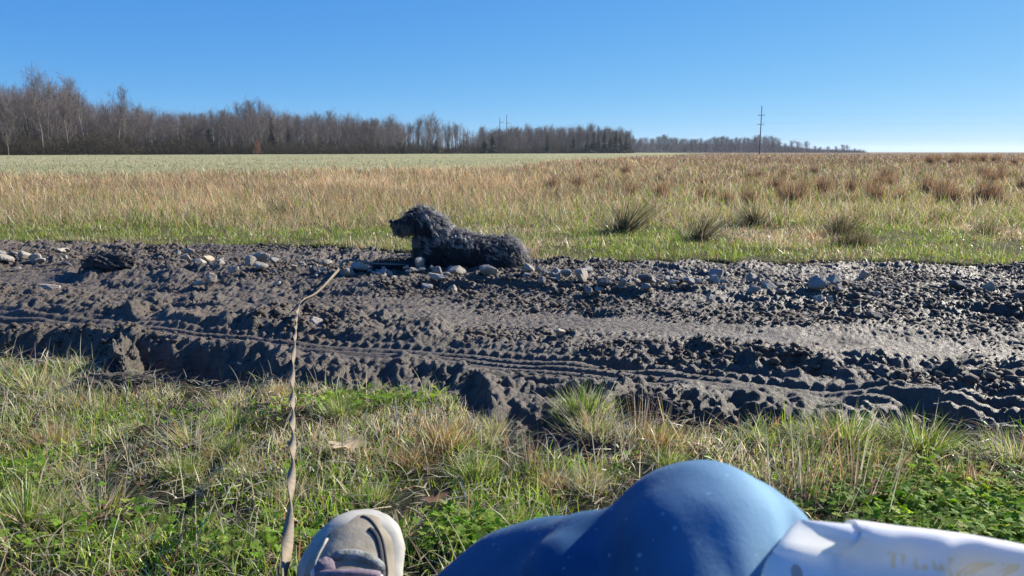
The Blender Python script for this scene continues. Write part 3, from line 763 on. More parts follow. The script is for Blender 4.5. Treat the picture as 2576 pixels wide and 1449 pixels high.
# ------------------------------------------------------------------ utility poles and wires
M_pole = bark('pole_wood', (.10, .085, .07), (.20, .17, .14)); M_ins = simple_mat('pole_fitting', (.35, .35, .36), .5, .4, .1)
def pole(px, top_px, base_py, d, arms, label, group=None):
    H = (base_py-top_px)/2.5156/FPX*d+.3
    o = empty('utility_pole', ((px/2.5156-512)/FPX*d, d, -.2))
    v, q, t = path_tube([(0, 0, 0), (0, 0, H*.5), (0, 0, H)], [.19, .16, .12], 8); link('shaft', mesh_np('shaft', v, quads=q, tris=t), M_pole, o)
    pts = []
    for f, L, side in arms:
        z = H*f; x0, x1 = (-L, L) if side == 0 else ((0, L*1.6) if side > 0 else (-L*1.6, 0))
        v, q, t = path_tube([(x0, .16, z), (x1, .16, z+(.5 if side else 0))], [.09, .07], 6); arm = link('crossarm', mesh_np('crossarm', v, quads=q, tris=t), M_pole, o)
        for x in ((x0, x1) if side == 0 else (x1,)):
            v, q, t = path_tube([(x, .16, z+.05), (x, .16, z+.35), (x, .16, z+.5)], [.07, .12, .05], 6); link('insulator', mesh_np('insulator', v, quads=q, tris=t), M_ins, arm)
            pts.append(Vector((o.location.x+x, o.location.y+.16, o.location.z+z+.5)))
    tag(o, label, 'utility pole', group); return pts
pts = pole(1901, 266, 383, 240, [(.80, .9, 0), (.62, .9, 0), (.29, 1.0, 0)], 'single tall pole with three crossarms rising over the meadow at right')
pole(1258, 298, 384, 330, [(.86, .9, 1)], 'left and shorter of the twin bare poles in front of the low wood')
pole(1275, 291, 384, 330, [(.78, .9, 1)], 'right and taller of the twin bare poles in front of the low wood')
M_wire = simple_mat('wire', (.05, .05, .055), .5, .4, .1)
for i in (1, 3, 5):
    a = pts[i]; e = Vector((330, 205, a.z+1.5)); L = []
    for k in range(25):
        t = k/24; p = a.lerp(e, t); p.z -= 2.2*4*t*(1-t)*.5; L.append(p)
    v, q, t = path_tube(L, .008, 4); tag(link('power_line', mesh_np('power_line', v, quads=q, tris=t), M_wire), ['highest', '', 'middle', '', 'lowest'][i-1]+' of the three thin wires running right from the tall pole', 'power line', 'wires of the tall pole')

# ------------------------------------------------------------------ stones and clods
def rock_mesh(name, seed, flat=.6, sub=3, rough=.10, boxy=True):
    r = np.random.default_rng(seed)
    import bmesh
    bm = bmesh.new(); bmesh.ops.create_icosphere(bm, subdivisions=sub, radius=1)
    P = np.array([v.co[:] for v in bm.verts])
    if boxy:
        nrm = r.normal(size=(8, 3)); nrm /= np.linalg.norm(nrm, axis=1, keepdims=True); dd = r.uniform(.32, .8, 8)
        s = np.min(np.where(P@nrm.T > .05, dd/np.maximum(P@nrm.T, .05), 9), axis=1); P = P*np.minimum(s, 1.0)[:, None]
    n1 = fbm(P[:, 0]*1.3+P[:, 2], P[:, 1]*1.3-P[:, 2]*.7, 2.2, 4, seed); P = P*(1+rough*n1*(.6 if boxy else 1))[:, None]
    P = P*np.array([1, r.uniform(.6, .9), flat])
    for v, p in zip(bm.verts, P): v.co = p
    me = bpy.data.meshes.new(name); bm.to_mesh(me); bm.free()
    me.polygons.foreach_set('use_smooth', np.zeros(len(me.polygons), bool)); return me
def stone_mat(name, c1, c2):
    m, nt, b = new_mat(name)
    mx = nt.nodes.new('ShaderNodeMixRGB'); mx.inputs[0].default_value = 1
    base = ramp(nt, noise(nt, 2.2, 6), [(.3, c1), (.65, c2)])
    f = noise(nt, 1.1, 5, .7); mr = nt.nodes.new('ShaderNodeMapRange'); nt.links.new(f, mr.inputs[0]); mr.inputs[1].default_value = .60; mr.inputs[2].default_value = .74
    nt.links.new(mr.outputs[0], mx.inputs[0]); nt.links.new(base, mx.inputs[1]); mx.inputs[2].default_value = (.06, .052, .046, 1)
    nt.links.new(mx.outputs[0], b.inputs['Base Color']); b.inputs['Roughness'].default_value = .8; b.inputs['Specular IOR Level'].default_value = .3
    bump(nt, b, noise(nt, 6, 8, .7), .4, .15)
    return m
M_st = [stone_mat('grey_stone', (.26, .23, .185), (.42, .375, .31)), stone_mat('blue_grey_stone', (.20, .185, .165), (.32, .30, .27)), stone_mat('tan_stone', (.30, .24, .17), (.46, .39, .30)), stone_mat('muddy_stone', (.07, .065, .06), (.15, .14, .13))]
ROCK = [rock_mesh('stone', 50+i, [.6, .7, .5, .65, .8, .45, .6, .7, .55, .35][i], 3, .09) for i in range(10)]
def stone(px, py, w, k, mt, label, group=None, flat=1.0, rz=None, sink=.2):
    p = G(px, py); dep = p.y*.985+.12; s = w/2.5156/FPX*dep*.64
    p = G(px, py, -.01); z = float(surf_z(p.x, p.y)[0])
    o = link('stone', ROCK[k], None, loc=(p.x, p.y, z+s*.55*flat*(1-sink)+.016-s*rng.uniform(0, .35)))
    if not ROCK[k].materials: ROCK[k].materials.append(M_st[0])
    o.material_slots[0].link = 'OBJECT'; o.material_slots[0].material = M_st[mt]
    o.scale = (s, s, s*flat*1.15); o.rotation_euler = (rng.normal(0, .15), rng.normal(0, .15), rng.uniform(0, 6.28) if rz is None else rz)
    return tag(o, label, 'stone', group)
named = [
 (62, 672, 34, 0, 0, 'pale rounded stone, largest of the group at the left edge of the track'), (98, 675, 40, 1, 0, 'angular stone right of the pale rounded one near the left edge'),
 (5, 660, 24, 2, 0, 'stone cut off by the left edge of the picture'), (20, 682, 30, 3, 0, 'low stone just below the one on the left edge'),
 (445, 636, 18, 4, 0, 'upper left of a pair of stones far back on the mud'), (475, 634, 26, 5, 0, 'right stone of the pair far back on the mud'),
 (655, 670, 40, 6, 0, 'blocky stone above the pale heap left of the dog'), (628, 692, 34, 1, 0, 'pale stone in the heap left of the dog'), (655, 700, 44, 2, 0, 'broad pale stone at the bottom of the heap left of the dog'),
 (535, 725, 40, 0, 2, 'tan wedge of rock standing alone with a long shadow left of the leash'), (500, 725, 24, 3, 0, 'small stone leaning on the tan wedge'), (555, 693, 26, 4, 0, 'round pale stone above the tan wedge'),
 (520, 668, 50, 9, 2, 'flat tan chip of stone lying on the mud'), (125, 735, 46, 9, 2, 'flat tan slab pressed into the mud at left'), (155, 637, 44, 9, 0, 'thin pale flake far back at left'), (505, 680, 40, 5, 0, 'flat grey stone below the tan chip'),
 (872, 708, 30, 7, 0, 'stone the leash bends over'), (905, 704, 36, 3, 0, 'pale stone just right of the bend in the leash'), (980, 677, 30, 0, 1, 'blue grey stone resting against the dog\'s front paw'),
 (1100, 722, 40, 9, 0, 'long flat stone below the dog\'s elbow'), (1070, 728, 38, 2, 1, 'tilted slab below the dog\'s chest'), (1105, 715, 34, 1, 1, 'blue grey block under the dog\'s belly'), (1150, 712, 44, 5, 0, 'flat pale stone in front of the dog\'s belly'),
 (1135, 733, 26, 4, 2, 'small pinkish stone below the flat pale one'), (1230, 715, 40, 6, 0, 'pale stone just below the dog\'s hip'), (1300, 693, 34, 0, 1, 'rounded stone touching the dog\'s tail'), (1330, 712, 34, 3, 0, 'grey stone right of the dog\'s tail'),
 (1425, 722, 36, 8, 1, 'left of the two tall boulders right of the dog'), (1460, 725, 48, 7, 0, 'big rounded boulder, largest right of the dog'), (1475, 703, 40, 2, 1, 'dark flat stone behind the big rounded boulder'), (1395, 712, 28, 4, 1, 'stone left of the tall boulders'),
 (1480, 748, 30, 0, 1, 'round stone below the big rounded boulder'), (1520, 738, 34, 3, 3, 'muddy stone right of the big rounded boulder'), (1630, 735, 42, 5, 1, 'broad grey stone in the middle of the right stone row'),
 (1710, 722, 32, 1, 1, 'upright stone of the right row'), (1735, 740, 28, 6, 1, 'round stone below the upright one of the right row'), (1805, 712, 54, 2, 1, 'long flat boulder in the right stone row'), (1800, 722, 30, 4, 0, 'small pale stone under the long flat boulder'),
 (1890, 720, 44, 0, 1, 'grey boulder right of the long flat one'), (1930, 745, 52, 5, 1, 'wide low stone lower in the right row'), (2055, 752, 46, 3, 1, 'large stone at the right end of the stone row'), (2055, 766, 30, 7, 0, 'pale stone tucked under the large one at the row\'s end'),
 (1410, 855, 40, 9, 0, 'flat pale stone alone in the middle of the near mud'), (790, 817, 50, 5, 0, 'muddy stone right of the leash near the rut'), (1575, 695, 22, 4, 3, 'dark stone behind the right stone row'),
 (2170, 702, 30, 1, 0, 'smooth grey stone alone in the right part of the track'), (2490, 755, 34, 0, 0, 'brightest white stone near the right edge'), (2405, 752, 36, 6, 3, 'dark stone left of the white one near the right edge'), (2570, 772, 48, 8, 3, 'dark boulder on the right edge of the picture'), (2200, 800, 36, 3, 3, 'muddy lump below the smooth grey stone'),
]
for a in named: stone(*a)
for i in range(240):
    seg = rng.random()
    if seg < .36: px = rng.uniform(730, 1420); py = np.interp(px, [730, 1420], [695, 712])+rng.normal(0, 13); l, g = 'small grey stone in the band of rubble around the dog', 'small stones around the dog'
    elif seg < .80: px = rng.uniform(1320, 2250); py = np.interp(px, [1400, 2120, 2250], [715, 750, 752])+rng.normal(0, 14); l, g = 'small stone scattered along the row right of the dog', 'small stones right of the dog'
    elif seg < .9: px = rng.uniform(400, 720); py = 695+rng.normal(0, 18); l, g = 'small stone scattered between the big clod and the leash', 'small stones left of the dog'
    else: px = rng.uniform(0, 180); py = 672+rng.normal(0, 12); l, g = 'small stone among those near the left edge of the track', 'small stones at the left edge'
    if 925 < px < 1060 and py < 694: py = 697+rng.uniform(0, 12)
    stone(px, py, rng.gamma(4, 3.5), int(rng.integers(10)), int(rng.choice(4, p=[.42, .32, .08, .18])), l, g)

M_clod = simple_mat('clod_mud', (.075, .068, .062), .75, .3, .5, 5, .8, .03)
M_clod2 = simple_mat('dry_clod_mud', (.19, .165, .13), .85, .2, .45, 9, 1, .03)
def clod(px, py, sx, sy, sz, seed, mat, label, rz=0, tip=0):
    me = rock_mesh('mud_clod', seed, 1, 5, .42, False)
    P = np.zeros(len(me.vertices)*3); me.vertices.foreach_get('co', P); P = P.reshape(-1, 3)
    n = billow(P[:, 0]*1.5+P[:, 2], P[:, 1]*1.5+.7*P[:, 2], 2.8, seed)+.6*billow(P[:, 0]-P[:, 2], P[:, 1]+P[:, 2], 7, seed+1); P *= (1+.22*(n-.5))[:, None]
    me.vertices.foreach_set('co', P.ravel()); me.update()
    p = G(px, py); z = float(surf_z(p.x, p.y)[0]); o = link('mud_clod', me, mat, loc=(p.x, p.y, z+sz*.35)); o.scale = (sx, sy, sz); o.rotation_euler = (tip, 0, rz)
    return tag(o, label, 'mud clod')
clod(282, 690, .155, .10, .065, 71, M_clod, 'big dark flat topped clod throwing a long shadow at left')
clod(310, 905, .05, .30, .075, 72, M_clod2, 'pale dried ridge of mud pushed up at the turf edge, left', .43)
clod(285, 972, .12, .07, .03, 73, M_clod2, 'crumbly pale lump below the dried ridge at left', .1)
clod(95, 890, .12, .06, .05, 74, M_clod, 'dark lump in the trench near the left edge', .2)
clod(1600, 1015, .14, .07, .05, 75, M_clod, 'dark lump hanging over the trench above the knee', -.3)

# ------------------------------------------------------------------ dead leaves
def leaf_mesh(seed):
    r = np.random.default_rng(seed); n = 18; V = [(0, 0, .004)]
    for k in range(n):
        a = 2*math.pi*k/n; rad = (1+.35*math.cos(5*a+r.uniform(-.3, .3)))*(.7+.3*abs(math.cos(a))); V.append((math.cos(a)*rad*1.3, math.sin(a)*rad*.8, .25*math.sin(a*2+r.uniform(-.4, .4))+.1))
    return mesh_np('dead_leaf', np.array(V), tris=[(0, k+1, (k+1) % n+1) for k in range(n)])
M_leafp = simple_mat('bleached_leaf', (.40, .32, .22), .8, .2, .25, 40); M_leafb = simple_mat('brown_leaf', (.12, .065, .04), .8, .2, .3, 40)
for i, (px, py, s, mm, lb) in enumerate([(365, 1085, .022, M_leafp, 'bleached curled leaf lying in the turf at left'), (872, 1135, .030, M_leafp, 'pale crumpled leaf right of the leash'), (1095, 1295, .018, M_leafb, 'brown leaf above the bright clover patch'), (2210, 1245, .03, M_leafb, 'dark red brown leaf under the stems right of the knee')]):
    p = G(px, py); o = link('dead_leaf', leaf_mesh(i), mm, loc=(p.x, p.y, float(turf_z(np.array([p.x]), np.array([p.y]))[0])+.025)); o.scale = (s, s, s); o.rotation_euler = (.5, rng.normal(0, .3), rng.uniform(0, 6)); tag(o, lb, 'dead leaf')

# ------------------------------------------------------------------ bodies grown from tapered limbs
def icos(sub=2):
    import bmesh
    bm = bmesh.new(); bmesh.ops.create_icosphere(bm, subdivisions=sub, radius=1)
    V = np.array([v.co[:] for v in bm.verts]); T = np.array([[v.index for v in f.verts] for f in bm.faces]); bm.free(); return V, T
ICO = icos(3)
def body_mesh(name, limbs, voxel, smooth=8):
    """limbs: lists of (point, radius); merged into one continuous skin"""
    V = []; T = []; off = 0
    for L in limbs:
        for i in range(len(L)-1):
            a, ra = L[i]; b, rb = L[i+1]; n = max(2, int((Vector(b)-Vector(a)).length/(min(ra if np.isscalar(ra) else min(ra), rb if np.isscalar(rb) else min(rb))*.25)))
            for k in range(n+1):
                t = k/n; c = np.array(a)*(1-t)+np.array(b)*t; r = np.array(ra)*(1-t)+np.array(rb)*t
                V.append(ICO[0]*r+c); T.append(ICO[1]+off); off += len(ICO[0])
    me = mesh_np(name, np.concatenate(V), tris=np.concatenate(T)); o = bpy.data.objects.new('tmp', me); col.objects.link(o)
    md = o.modifiers.new('r', 'REMESH'); md.mode = 'VOXEL'; md.voxel_size = voxel; md.use_smooth_shade = True
    sm = o.modifiers.new('s', 'SMOOTH'); sm.iterations = smooth; sm.factor = .5
    dg = bpy.context.evaluated_depsgraph_get(); out = bpy.data.meshes.new_from_object(o.evaluated_get(dg)); out.name = name
    bpy.data.objects.remove(o); bpy.data.meshes.remove(me)
    out.polygons.foreach_set('use_smooth', np.ones(len(out.polygons), bool)); return out

# ------------------------------------------------------------------ the dog, lying down, facing left
DOGP = G(1150, 690); DZ = 4.49
def D(px, py, off=0.0):      # local x, y, z from photograph px around the dog's ground point; off = depth away from viewer
    return ((px-1150)/2.5156/FPX*DZ, off, (690-py)/2.5156/FPX*DZ)
dog = empty('dog', (DOGP.x, DOGP.y+.10, float(surf_z(DOGP.x, DOGP.y+.1)[0])+.004))
tag(dog, 'shaggy black dog with a grey beard lying on the stony track', 'dog')
m, nt, b = new_mat('dog_skin'); b.inputs['Base Color'].default_value = (.012, .011, .012, 1); b.inputs['Roughness'].default_value = .8; M_skin = m
limbs = [[(D(1262, 648), (.085, .10, .085)), (D(1180, 645), (.085, .105, .09)), (D(1100, 638), (.090, .10, .110)), (D(1062, 640), (.062, .085, .105))],
         [(D(1110, 618), (.08, .08, .075)), (D(1088, 598), .078), (D(1066, 572), .066)],
         [(D(1064, 568), (.066, .060, .062)), (D(1044, 564), (.062, .056, .060)), (D(1024, 576), (.050, .044, .048)), (D(1006, 582), (.042, .036, .042)), (D(992, 578), (.028, .027, .028))],
         [(D(1075, 650, -.06), .05), (D(1058, 680, -.075), .032), (D(1000, 679, -.08), .024), (D(955, 682, -.085), .022), (D(944, 684, -.085), .026)],
         [(D(1075, 650, .06), .05), (D(1052, 680, .075), .032), (D(990, 676, .07), .024), (D(950, 680, .07), .022), (D(938, 682, .07), .026)],
         [(D(1278, 650, -.05), .075), (D(1262, 665, -.09), (.075, .045, .06)), (D(1225, 682, -.12), .032), (D(1265, 692, -.13), .022), (D(1218, 694, -.15), .022), (D(1200, 694, -.15), .024)],
         [(D(1278, 650, .05), .07), (D(1262, 668, .09), (.07, .045, .06)), (D(1230, 684, .12), .030), (D(1200, 690, .13), .024)],
         [(D(1290, 655), .045), (D(1308, 670), .035), (D(1318, 684), .022), (D(1312, 692), .018)]]
dbody = body_mesh('body', limbs, .010, 6); body = link('body', dbody, M_skin, dog)
M_nose = simple_mat('dog_nose', (.008, .008, .009), .25, .6, .2, 30)
nb = rock_mesh('nose', 5, .8, 3, .03, False); no = link('nose', nb, M_nose, dog, D(981, 571)); no.scale = (.014, .018, .014)
for s in (-1, 1):
    e = link('eye', nb, M_nose, dog, D(1024, 560, s*.040)); e.scale = (.009, .007, .009)
# fur
vs = np.zeros(len(dbody.vertices)*3); dbody.vertices.foreach_get('co', vs); vs = vs.reshape(-1, 3)
ns = np.zeros(len(dbody.vertices)*3); dbody.vertices.foreach_get('normal', ns); ns = ns.reshape(-1, 3)
px_l = vs[:, 0]/DZ*FPX*2.5156+1150; py_l = 690-vs[:, 2]/DZ*FPX*2.5156
def fur(name, mask_w, n, length, wav, radius, cols, parent, droop=.5, back=.5, clump=1400, nsg=9, lift=.5, spread=.36):
    r = np.random.default_rng(len(name)+n); w = mask_w/mask_w.sum(); idx = r.choice(len(vs), n, p=w)
    P = vs[idx]+r.normal(0, .004, (n, 3)); N = ns[idx]
    ci = r.choice(len(vs), clump, p=w); CP = vs[ci]; ph = r.uniform(0, 6.28, (clump, 3)); am = r.uniform(.5, 1.4, clump); cl = r.uniform(.65, 1.25, clump); cdir = r.normal(0, spread, (clump, 3))
    near = np.empty(n, int)
    for i0 in range(0, n, 800):
        dd = ((P[i0:i0+800, None, :]-CP[None])**2).sum(2); near[i0:i0+800] = dd.argmin(1)
    L = (length[idx] if not np.isscalar(length) else np.full(n, length))*cl[near]*r.uniform(.75, 1.1, n)
    flow = np.array([back, 0, -droop])
    out = np.zeros((n, nsg+1, 3)); out[:, 0] = P; p = P.copy(); freq = r.uniform(.9, 1.2, n)
    for k in range(nsg):
        t = (k+.5)/nsg
        d = N*(lift*(1-t)**1.2+.05)+flow*(.35+.9*t)+cdir[near]*.8
        u = np.stack([np.sin(ph[near, 0]+t*9*freq), np.sin(ph[near, 1]+t*9*freq), np.sin(ph[near, 2]+t*9*freq)], 1)*(wav*am[near])[:, None]
        d = d/np.linalg.norm(d, axis=1, keepdims=True)+u
        d /= np.linalg.norm(d, axis=1, keepdims=True)
        p = p+d*(L/nsg)[:, None]
        p = p+(CP[near]+(out[:, 0]-CP[near])*.3+(p-out[:, 0])-p)*(.10*t)        # locks draw together
        p[:, 2] = np.maximum(p[:, 2], .004)
        out[:, k+1] = p
    cu = bpy.data.hair_curves.new(name); cu.add_curves([nsg+1]*n)
    cu.points.foreach_set('position', out.astype(np.float32).ravel())
    rad = (radius*(1-.75*np.linspace(0, 1, nsg+1)**2))[None, :]*r.uniform(.7, 1.3, (n, 1))
    at = cu.attributes.get('radius') or cu.attributes.new('radius', 'FLOAT', 'POINT'); at.data.foreach_set('value', rad.astype(np.float32).ravel())
    o = bpy.data.objects.new(name, cu); col.objects.link(o); o.parent = parent; cu.materials.append(cols); return o
def hair_mat(name, c, tipc, rough=.38):
    m, nt, b = new_mat(name)
    hi = nt.nodes.new('ShaderNodeHairInfo')
    nt.links.new(ramp(nt, hi.outputs['Intercept'], [(.2, c), (1.0, tipc)]), b.inputs['Base Color'])
    b.inputs['Roughness'].default_value = rough; b.inputs['Specular IOR Level'].default_value = .7
    return m
M_fur = hair_mat('black_fur', (.007, .007, .009), (.016, .015, .015)); M_beard = hair_mat('grey_beard', (.10, .082, .064), (.26, .21, .16), .5)
M_curl = hair_mat('rimlit_curls', (.06, .05, .043), (.62, .56, .48), .36)  # pale tips paint the sun's rim light onto black fur
head = sstep(1120, 1050, px_l)*sstep(625, 590, py_l); muzzle = sstep(1032, 1012, px_l)*(py_l < 620)
paw = (px_l < 1030)*(py_l > 640)
ln = np.full(len(vs), .055); ln = np.where(muzzle > .5, .018, ln); ln = np.where(paw > .5, .03, ln); ln = np.where((head > .4) & (muzzle < .5), .026, ln); ln = np.where(py_l < 615, ln, ln*.9)
mane = sstep(1042, 1062, px_l)*sstep(1200, 1150, px_l)*sstep(628, 600, py_l-.12*(px_l-1100))*(ns[:, 2]+.5*ns[:, 0] > .1)
fur('fur', (1-.3*muzzle)*(1-.8*mane), 20000, ln, .14, .0012, M_fur, dog, .75, .45, 900, lift=.20, spread=.11)
fur('mane', mane+1e-9, 4600, .075, .80, .0013, M_curl, dog, .55, .60, 520, lift=.42, spread=.30)
ear = sstep(1036, 1046, px_l)*sstep(1082, 1066, px_l)*sstep(575, 555, py_l)*sstep(535, 545, py_l)*(np.abs(ns[:, 1]) > .35)
fur('ear', ear+1e-9, 2400, .125, .35, .0011, M_fur, dog, 1.2, .12, 160, lift=.08, spread=.14)
brd = sstep(1062, 1044, px_l)*sstep(985, 996, px_l)*sstep(568, 584, py_l)*(py_l < 625)
fur('beard', brd+1e-9, 2600, .045, .4, .0010, M_beard, dog, 1.1, .25, 160, lift=.5)
top = (sstep(.0, .5, ns[:, 2])+.4*np.clip(ns[:, 0], 0, 1))*(px_l > 1016)*(py_l < 665)
fur('wisps', top+1e-9, 1700, .070, .65, .0010, M_curl, dog, .45, .55, 900, lift=.75, spread=.4)  # strands coloured as if sunlit, along the head and back
rump = sstep(1255, 1285, px_l)*(ns[:, 2]+ns[:, 0] > 0)
fur('tail_fur', rump+1e-9, 1500, .05, .6, .0011, M_curl, dog, .5, .6, 160, lift=.55, spread=.3)

# ------------------------------------------------------------------ leash
M_leash = simple_mat('tan_webbing', (.22, .18, .13), .85, .2, .2, 60, .4, .002)
gz = lambda p, h: Vector((p.x, p.y, float(surf_z(p.x, p.y)[0])+h))
LP = [Vector((DOGP.x-.20, DOGP.y+.04, .08))]
LP += [gz(G(x, y), h) for x, y, h in [(1045, 688, .04), (1000, 692, .04), (940, 694, .05), (872, 695, .06), (850, 712, .03), (800, 748, .04), (763, 766, .04), (748, 795, .045)]]
LP += [G(741, 850, .065), G(737, 905, .06), G(735, 960, .075), G(735, 1050, .105), G(735, 1150, .14), G(730, 1250, .175), G(722, 1380, .215), G(708, 1470, .24), G(690, 1650, .27)]
def catmull(P, n):
    out = []
    P = [P[0]*2-P[1]]+P+[P[-1]*2-P[-2]]
    for i in range(1, len(P)-2):
        a, b, c, d = P[i-1:i+3]
        for k in range(n):
            t = k/n; out.append(.5*((2*b)+(c-a)*t+(2*a-5*b+4*c-d)*t*t+(3*b-a-3*c+d)*t**3))
    out.append(P[-2]); return out
cp = catmull(LP, 22); V = []; Q = []; tw = 0.0; W = .0072; TH = .0011
for i, p in enumerate(cp):
    tdir = (cp[min(i+1, len(cp)-1)]-cp[max(i-1, 0)]).normalized()
    if i: 
        ds = (p-cp[i-1]).length; tw += ds*math.pi/.25*(1 if p.y < 3.4 else .12)*(1+.25*math.sin(p.y*5))
    side = tdir.cross(Vector((0, 0, 1))).normalized(); up = side.cross(tdir)
    s = side*math.cos(tw)+up*math.sin(tw); u = -side*math.sin(tw)+up*math.cos(tw)
    V += [p-s*W-u*TH, p+s*W-u*TH, p+s*W+u*TH, p-s*W+u*TH]
for i in range(len(cp)-1):
    for k in range(4): Q.append((4*i+k, 4*i+(k+1) % 4, 4*i+4+(k+1) % 4, 4*i+4+k))
Q += [(3, 2, 1, 0), tuple(4*(len(cp)-1)+k for k in range(4))]
leash = link('dog_leash', mesh_np('dog_leash', np.array([v[:] for v in V]), quads=Q), M_leash); tag(leash, 'twisted tan webbing leash running from the boot to the dog', 'leash')

# ------------------------------------------------------------------ the sitter: jeans and boots
person = empty('person', (.05, .02, 0)); tag(person, 'person sitting on the grass in blue jeans and muddy hiking boots, one knee raised', 'person')
def L_(x, y, z): return (x-.05, y-.02, z)
m, nt, b = new_mat('blue_denim')
wear_and_sun = noise(nt, 4.5, 5, .6)  # mottled wear at random, all over the denim
w2 = nt.nodes.new('ShaderNodeTexWave'); w2.inputs['Scale'].default_value = 260; w2.inputs['Distortion'].default_value = 1.5; w2.bands_direction = 'DIAGONAL'
tc = nt.nodes.new('ShaderNodeTexCoord'); nt.links.new(tc.outputs['Object'], w2.inputs['Vector'])
basec = ramp(nt, wear_and_sun, [(.3, (.017, .075, .185)), (.7, (.048, .15, .285))])
mx = nt.nodes.new('ShaderNodeMixRGB'); mx.blend_type = 'MULTIPLY'; mx.inputs[0].default_value = .35; nt.links.new(basec, mx.inputs[1]); nt.links.new(w2.outputs['Color'], mx.inputs[2])
nt.links.new(mx.outputs[0], b.inputs['Base Color']); b.inputs['Roughness'].default_value = .75; b.inputs['Specular IOR Level'].default_value = .08
b.inputs['Sheen Weight'].default_value = .06; b.inputs['Sheen Roughness'].default_value = .45; b.inputs['Sheen Tint'].default_value = (.75, .87, 1, 1)
nz = noise(nt, 55, 6, .7); mz = nt.nodes.new('ShaderNodeMixRGB'); mz.blend_type = 'MULTIPLY'; mz.inputs[0].default_value = .8
nt.links.new(mx.outputs[0], mz.inputs[1]); nt.links.new(ramp(nt, nz, [(.32, (.78, .80, .84)), (.68, (1.22, 1.20, 1.16))]), mz.inputs[2])
lint = noise(nt, 230, 1, .3); ml = nt.nodes.new('ShaderNodeMixRGB'); ml.inputs[2].default_value = (.6, .64, .7, 1)
lr = nt.nodes.new('ShaderNodeMapRange'); nt.links.new(lint, lr.inputs[0]); lr.inputs[1].default_value = .74; lr.inputs[2].default_value = .78; lr.inputs[4].default_value = .35
nt.links.new(lr.outputs[0], ml.inputs[0]); nt.links.new(mz.outputs[0], ml.inputs[1]); wa = nt.nodes.new('ShaderNodeAttribute'); wa.attribute_name = 'wear_and_sun'; mw = nt.nodes.new('ShaderNodeMixRGB'); mw.inputs[2].default_value = (.30, .50, .64, 1)  # pale colour for the worn knee and the sunlight painted on it
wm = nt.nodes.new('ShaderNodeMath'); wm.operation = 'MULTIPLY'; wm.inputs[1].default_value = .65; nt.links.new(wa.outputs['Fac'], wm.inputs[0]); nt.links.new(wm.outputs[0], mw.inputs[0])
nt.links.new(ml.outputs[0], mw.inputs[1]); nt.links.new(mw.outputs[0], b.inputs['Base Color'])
bump(nt, b, noise(nt, 300, 3, .7), .12, .002)
M_denim = m
legs = [[(L_(.14, .10, .14), .085), (L_(.135, .27, .30), .080), (L_(.124, .387, .432), (.080, .078, .072)), (L_(.117, .420, .455), (.071, .070, .066)), (L_(.110, .44, .43), .064), (L_(.11, .54, .27), .062), (L_(.11, .64, .12), .052)],
        [(L_(-.05, .08, .14), .085), (L_(-.01, .27, .25), .075), (L_(.036, .455, .383), .066), (L_(.036, .475, .391), .063), (L_(.012, .50, .374), .060), (L_(-.08, .56, .26), .060), (L_(-.18, .63, .15), .050)],
        [(L_(.110, .41, .435), .068), (L_(.082, .428, .428), .058), (L_(.052, .445, .4185), .057), (L_(.02, .48, .36), .055)],
        [(L_(.14, .08, .14), .10), (L_(-.05, .06, .14), .10)], [(L_(.045, .05, .15), (.16, .12, .11)), (L_(.045, -.06, .25), (.15, .10, .08))]]
jm = body_mesh('jeans', legs, .006, 14)
P = np.zeros(len(jm.vertices)*3); jm.vertices.foreach_get('co', P); P = P.reshape(-1, 3); Nn = np.zeros(len(P)*3); jm.vertices.foreach_get('normal', Nn); Nn = Nn.reshape(-1, 3)
a_ = P[:, 0]*1.0+P[:, 1]*.5-P[:, 2]*.9; b_ = P[:, 0]*.5+P[:, 1]-P[:, 2]*.3
fold = .006*fbm(a_, b_, 9, 3, 401)-.030*np.exp(-(billow(a_+.02*fbm(b_, a_, 12, 2, 405), b_*.30, 15, 4)/.24)**2)*sstep(.10, .45, vnoise(P[:, 0]*8+3, P[:, 2]*8, 402))+.008*fbm(a_, b_*.4, 22, 3, 404)
knee = np.exp(-((P-np.array(L_(.112, .42, .50)))**2).sum(1)/.07**2)
P = P+Nn*(fold*(1-.60*knee))[:, None]; jm.vertices.foreach_set('co', P.ravel()); jm.update()
at = jm.attributes.new('wear_and_sun', 'FLOAT', 'POINT'); at.data.foreach_set('value', np.clip(np.exp(-((P-np.array(L_(.145, .40, .50)))**2).sum(1)/.052**2), 0, 1).astype(np.float32))  # knee wear set toward the sunny side, so its brightness is painted in too
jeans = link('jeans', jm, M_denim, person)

# boots
M_boot = simple_mat('muddy_suede', (.29, .255, .195), .85, .2, .28, 26, .5, .003); M_rand = simple_mat('muddy_rubber', (.36, .345, .305), .7, .3, .2, 30, .3, .002)
M_sole = simple_mat('dark_sole', (.06, .058, .058), .8, .3, .3, 30); M_groove = simple_mat('dark_groove', (.05, .05, .055), .8, .2, .2, 30)
M_lace = simple_mat('purple_grey_lace', (.20, .16, .19), .85, .2, .35, 120, .5, .002); M_tongue = simple_mat('grey_tongue', (.10, .105, .115), .7, .3, .3, 60, .3, .003)
M_eye = simple_mat('pale_eyelet', (.6, .6, .62), .4, .5, .1)
def boot_prof(s):
    """s 0 heel .. 1 toe: half width, centre shift, top height"""
    w = np.interp(s, [0, .05, .15, .4, .62, .78, .88, .95, .985, 1], [.018, .030, .036, .036, .047, .052, .046, .033, .019, .004])
    c = np.interp(s, [0, .3, .6, .8, .92, 1], [0, .002, .0, .003, .009, .013])
    h = np.interp(s, [0, .1, .25, .42, .55, .68, .8, .9, .96, 1], [.10, .125, .125, .105, .085, .070, .060, .050, .038, .018])
    return w, c, h
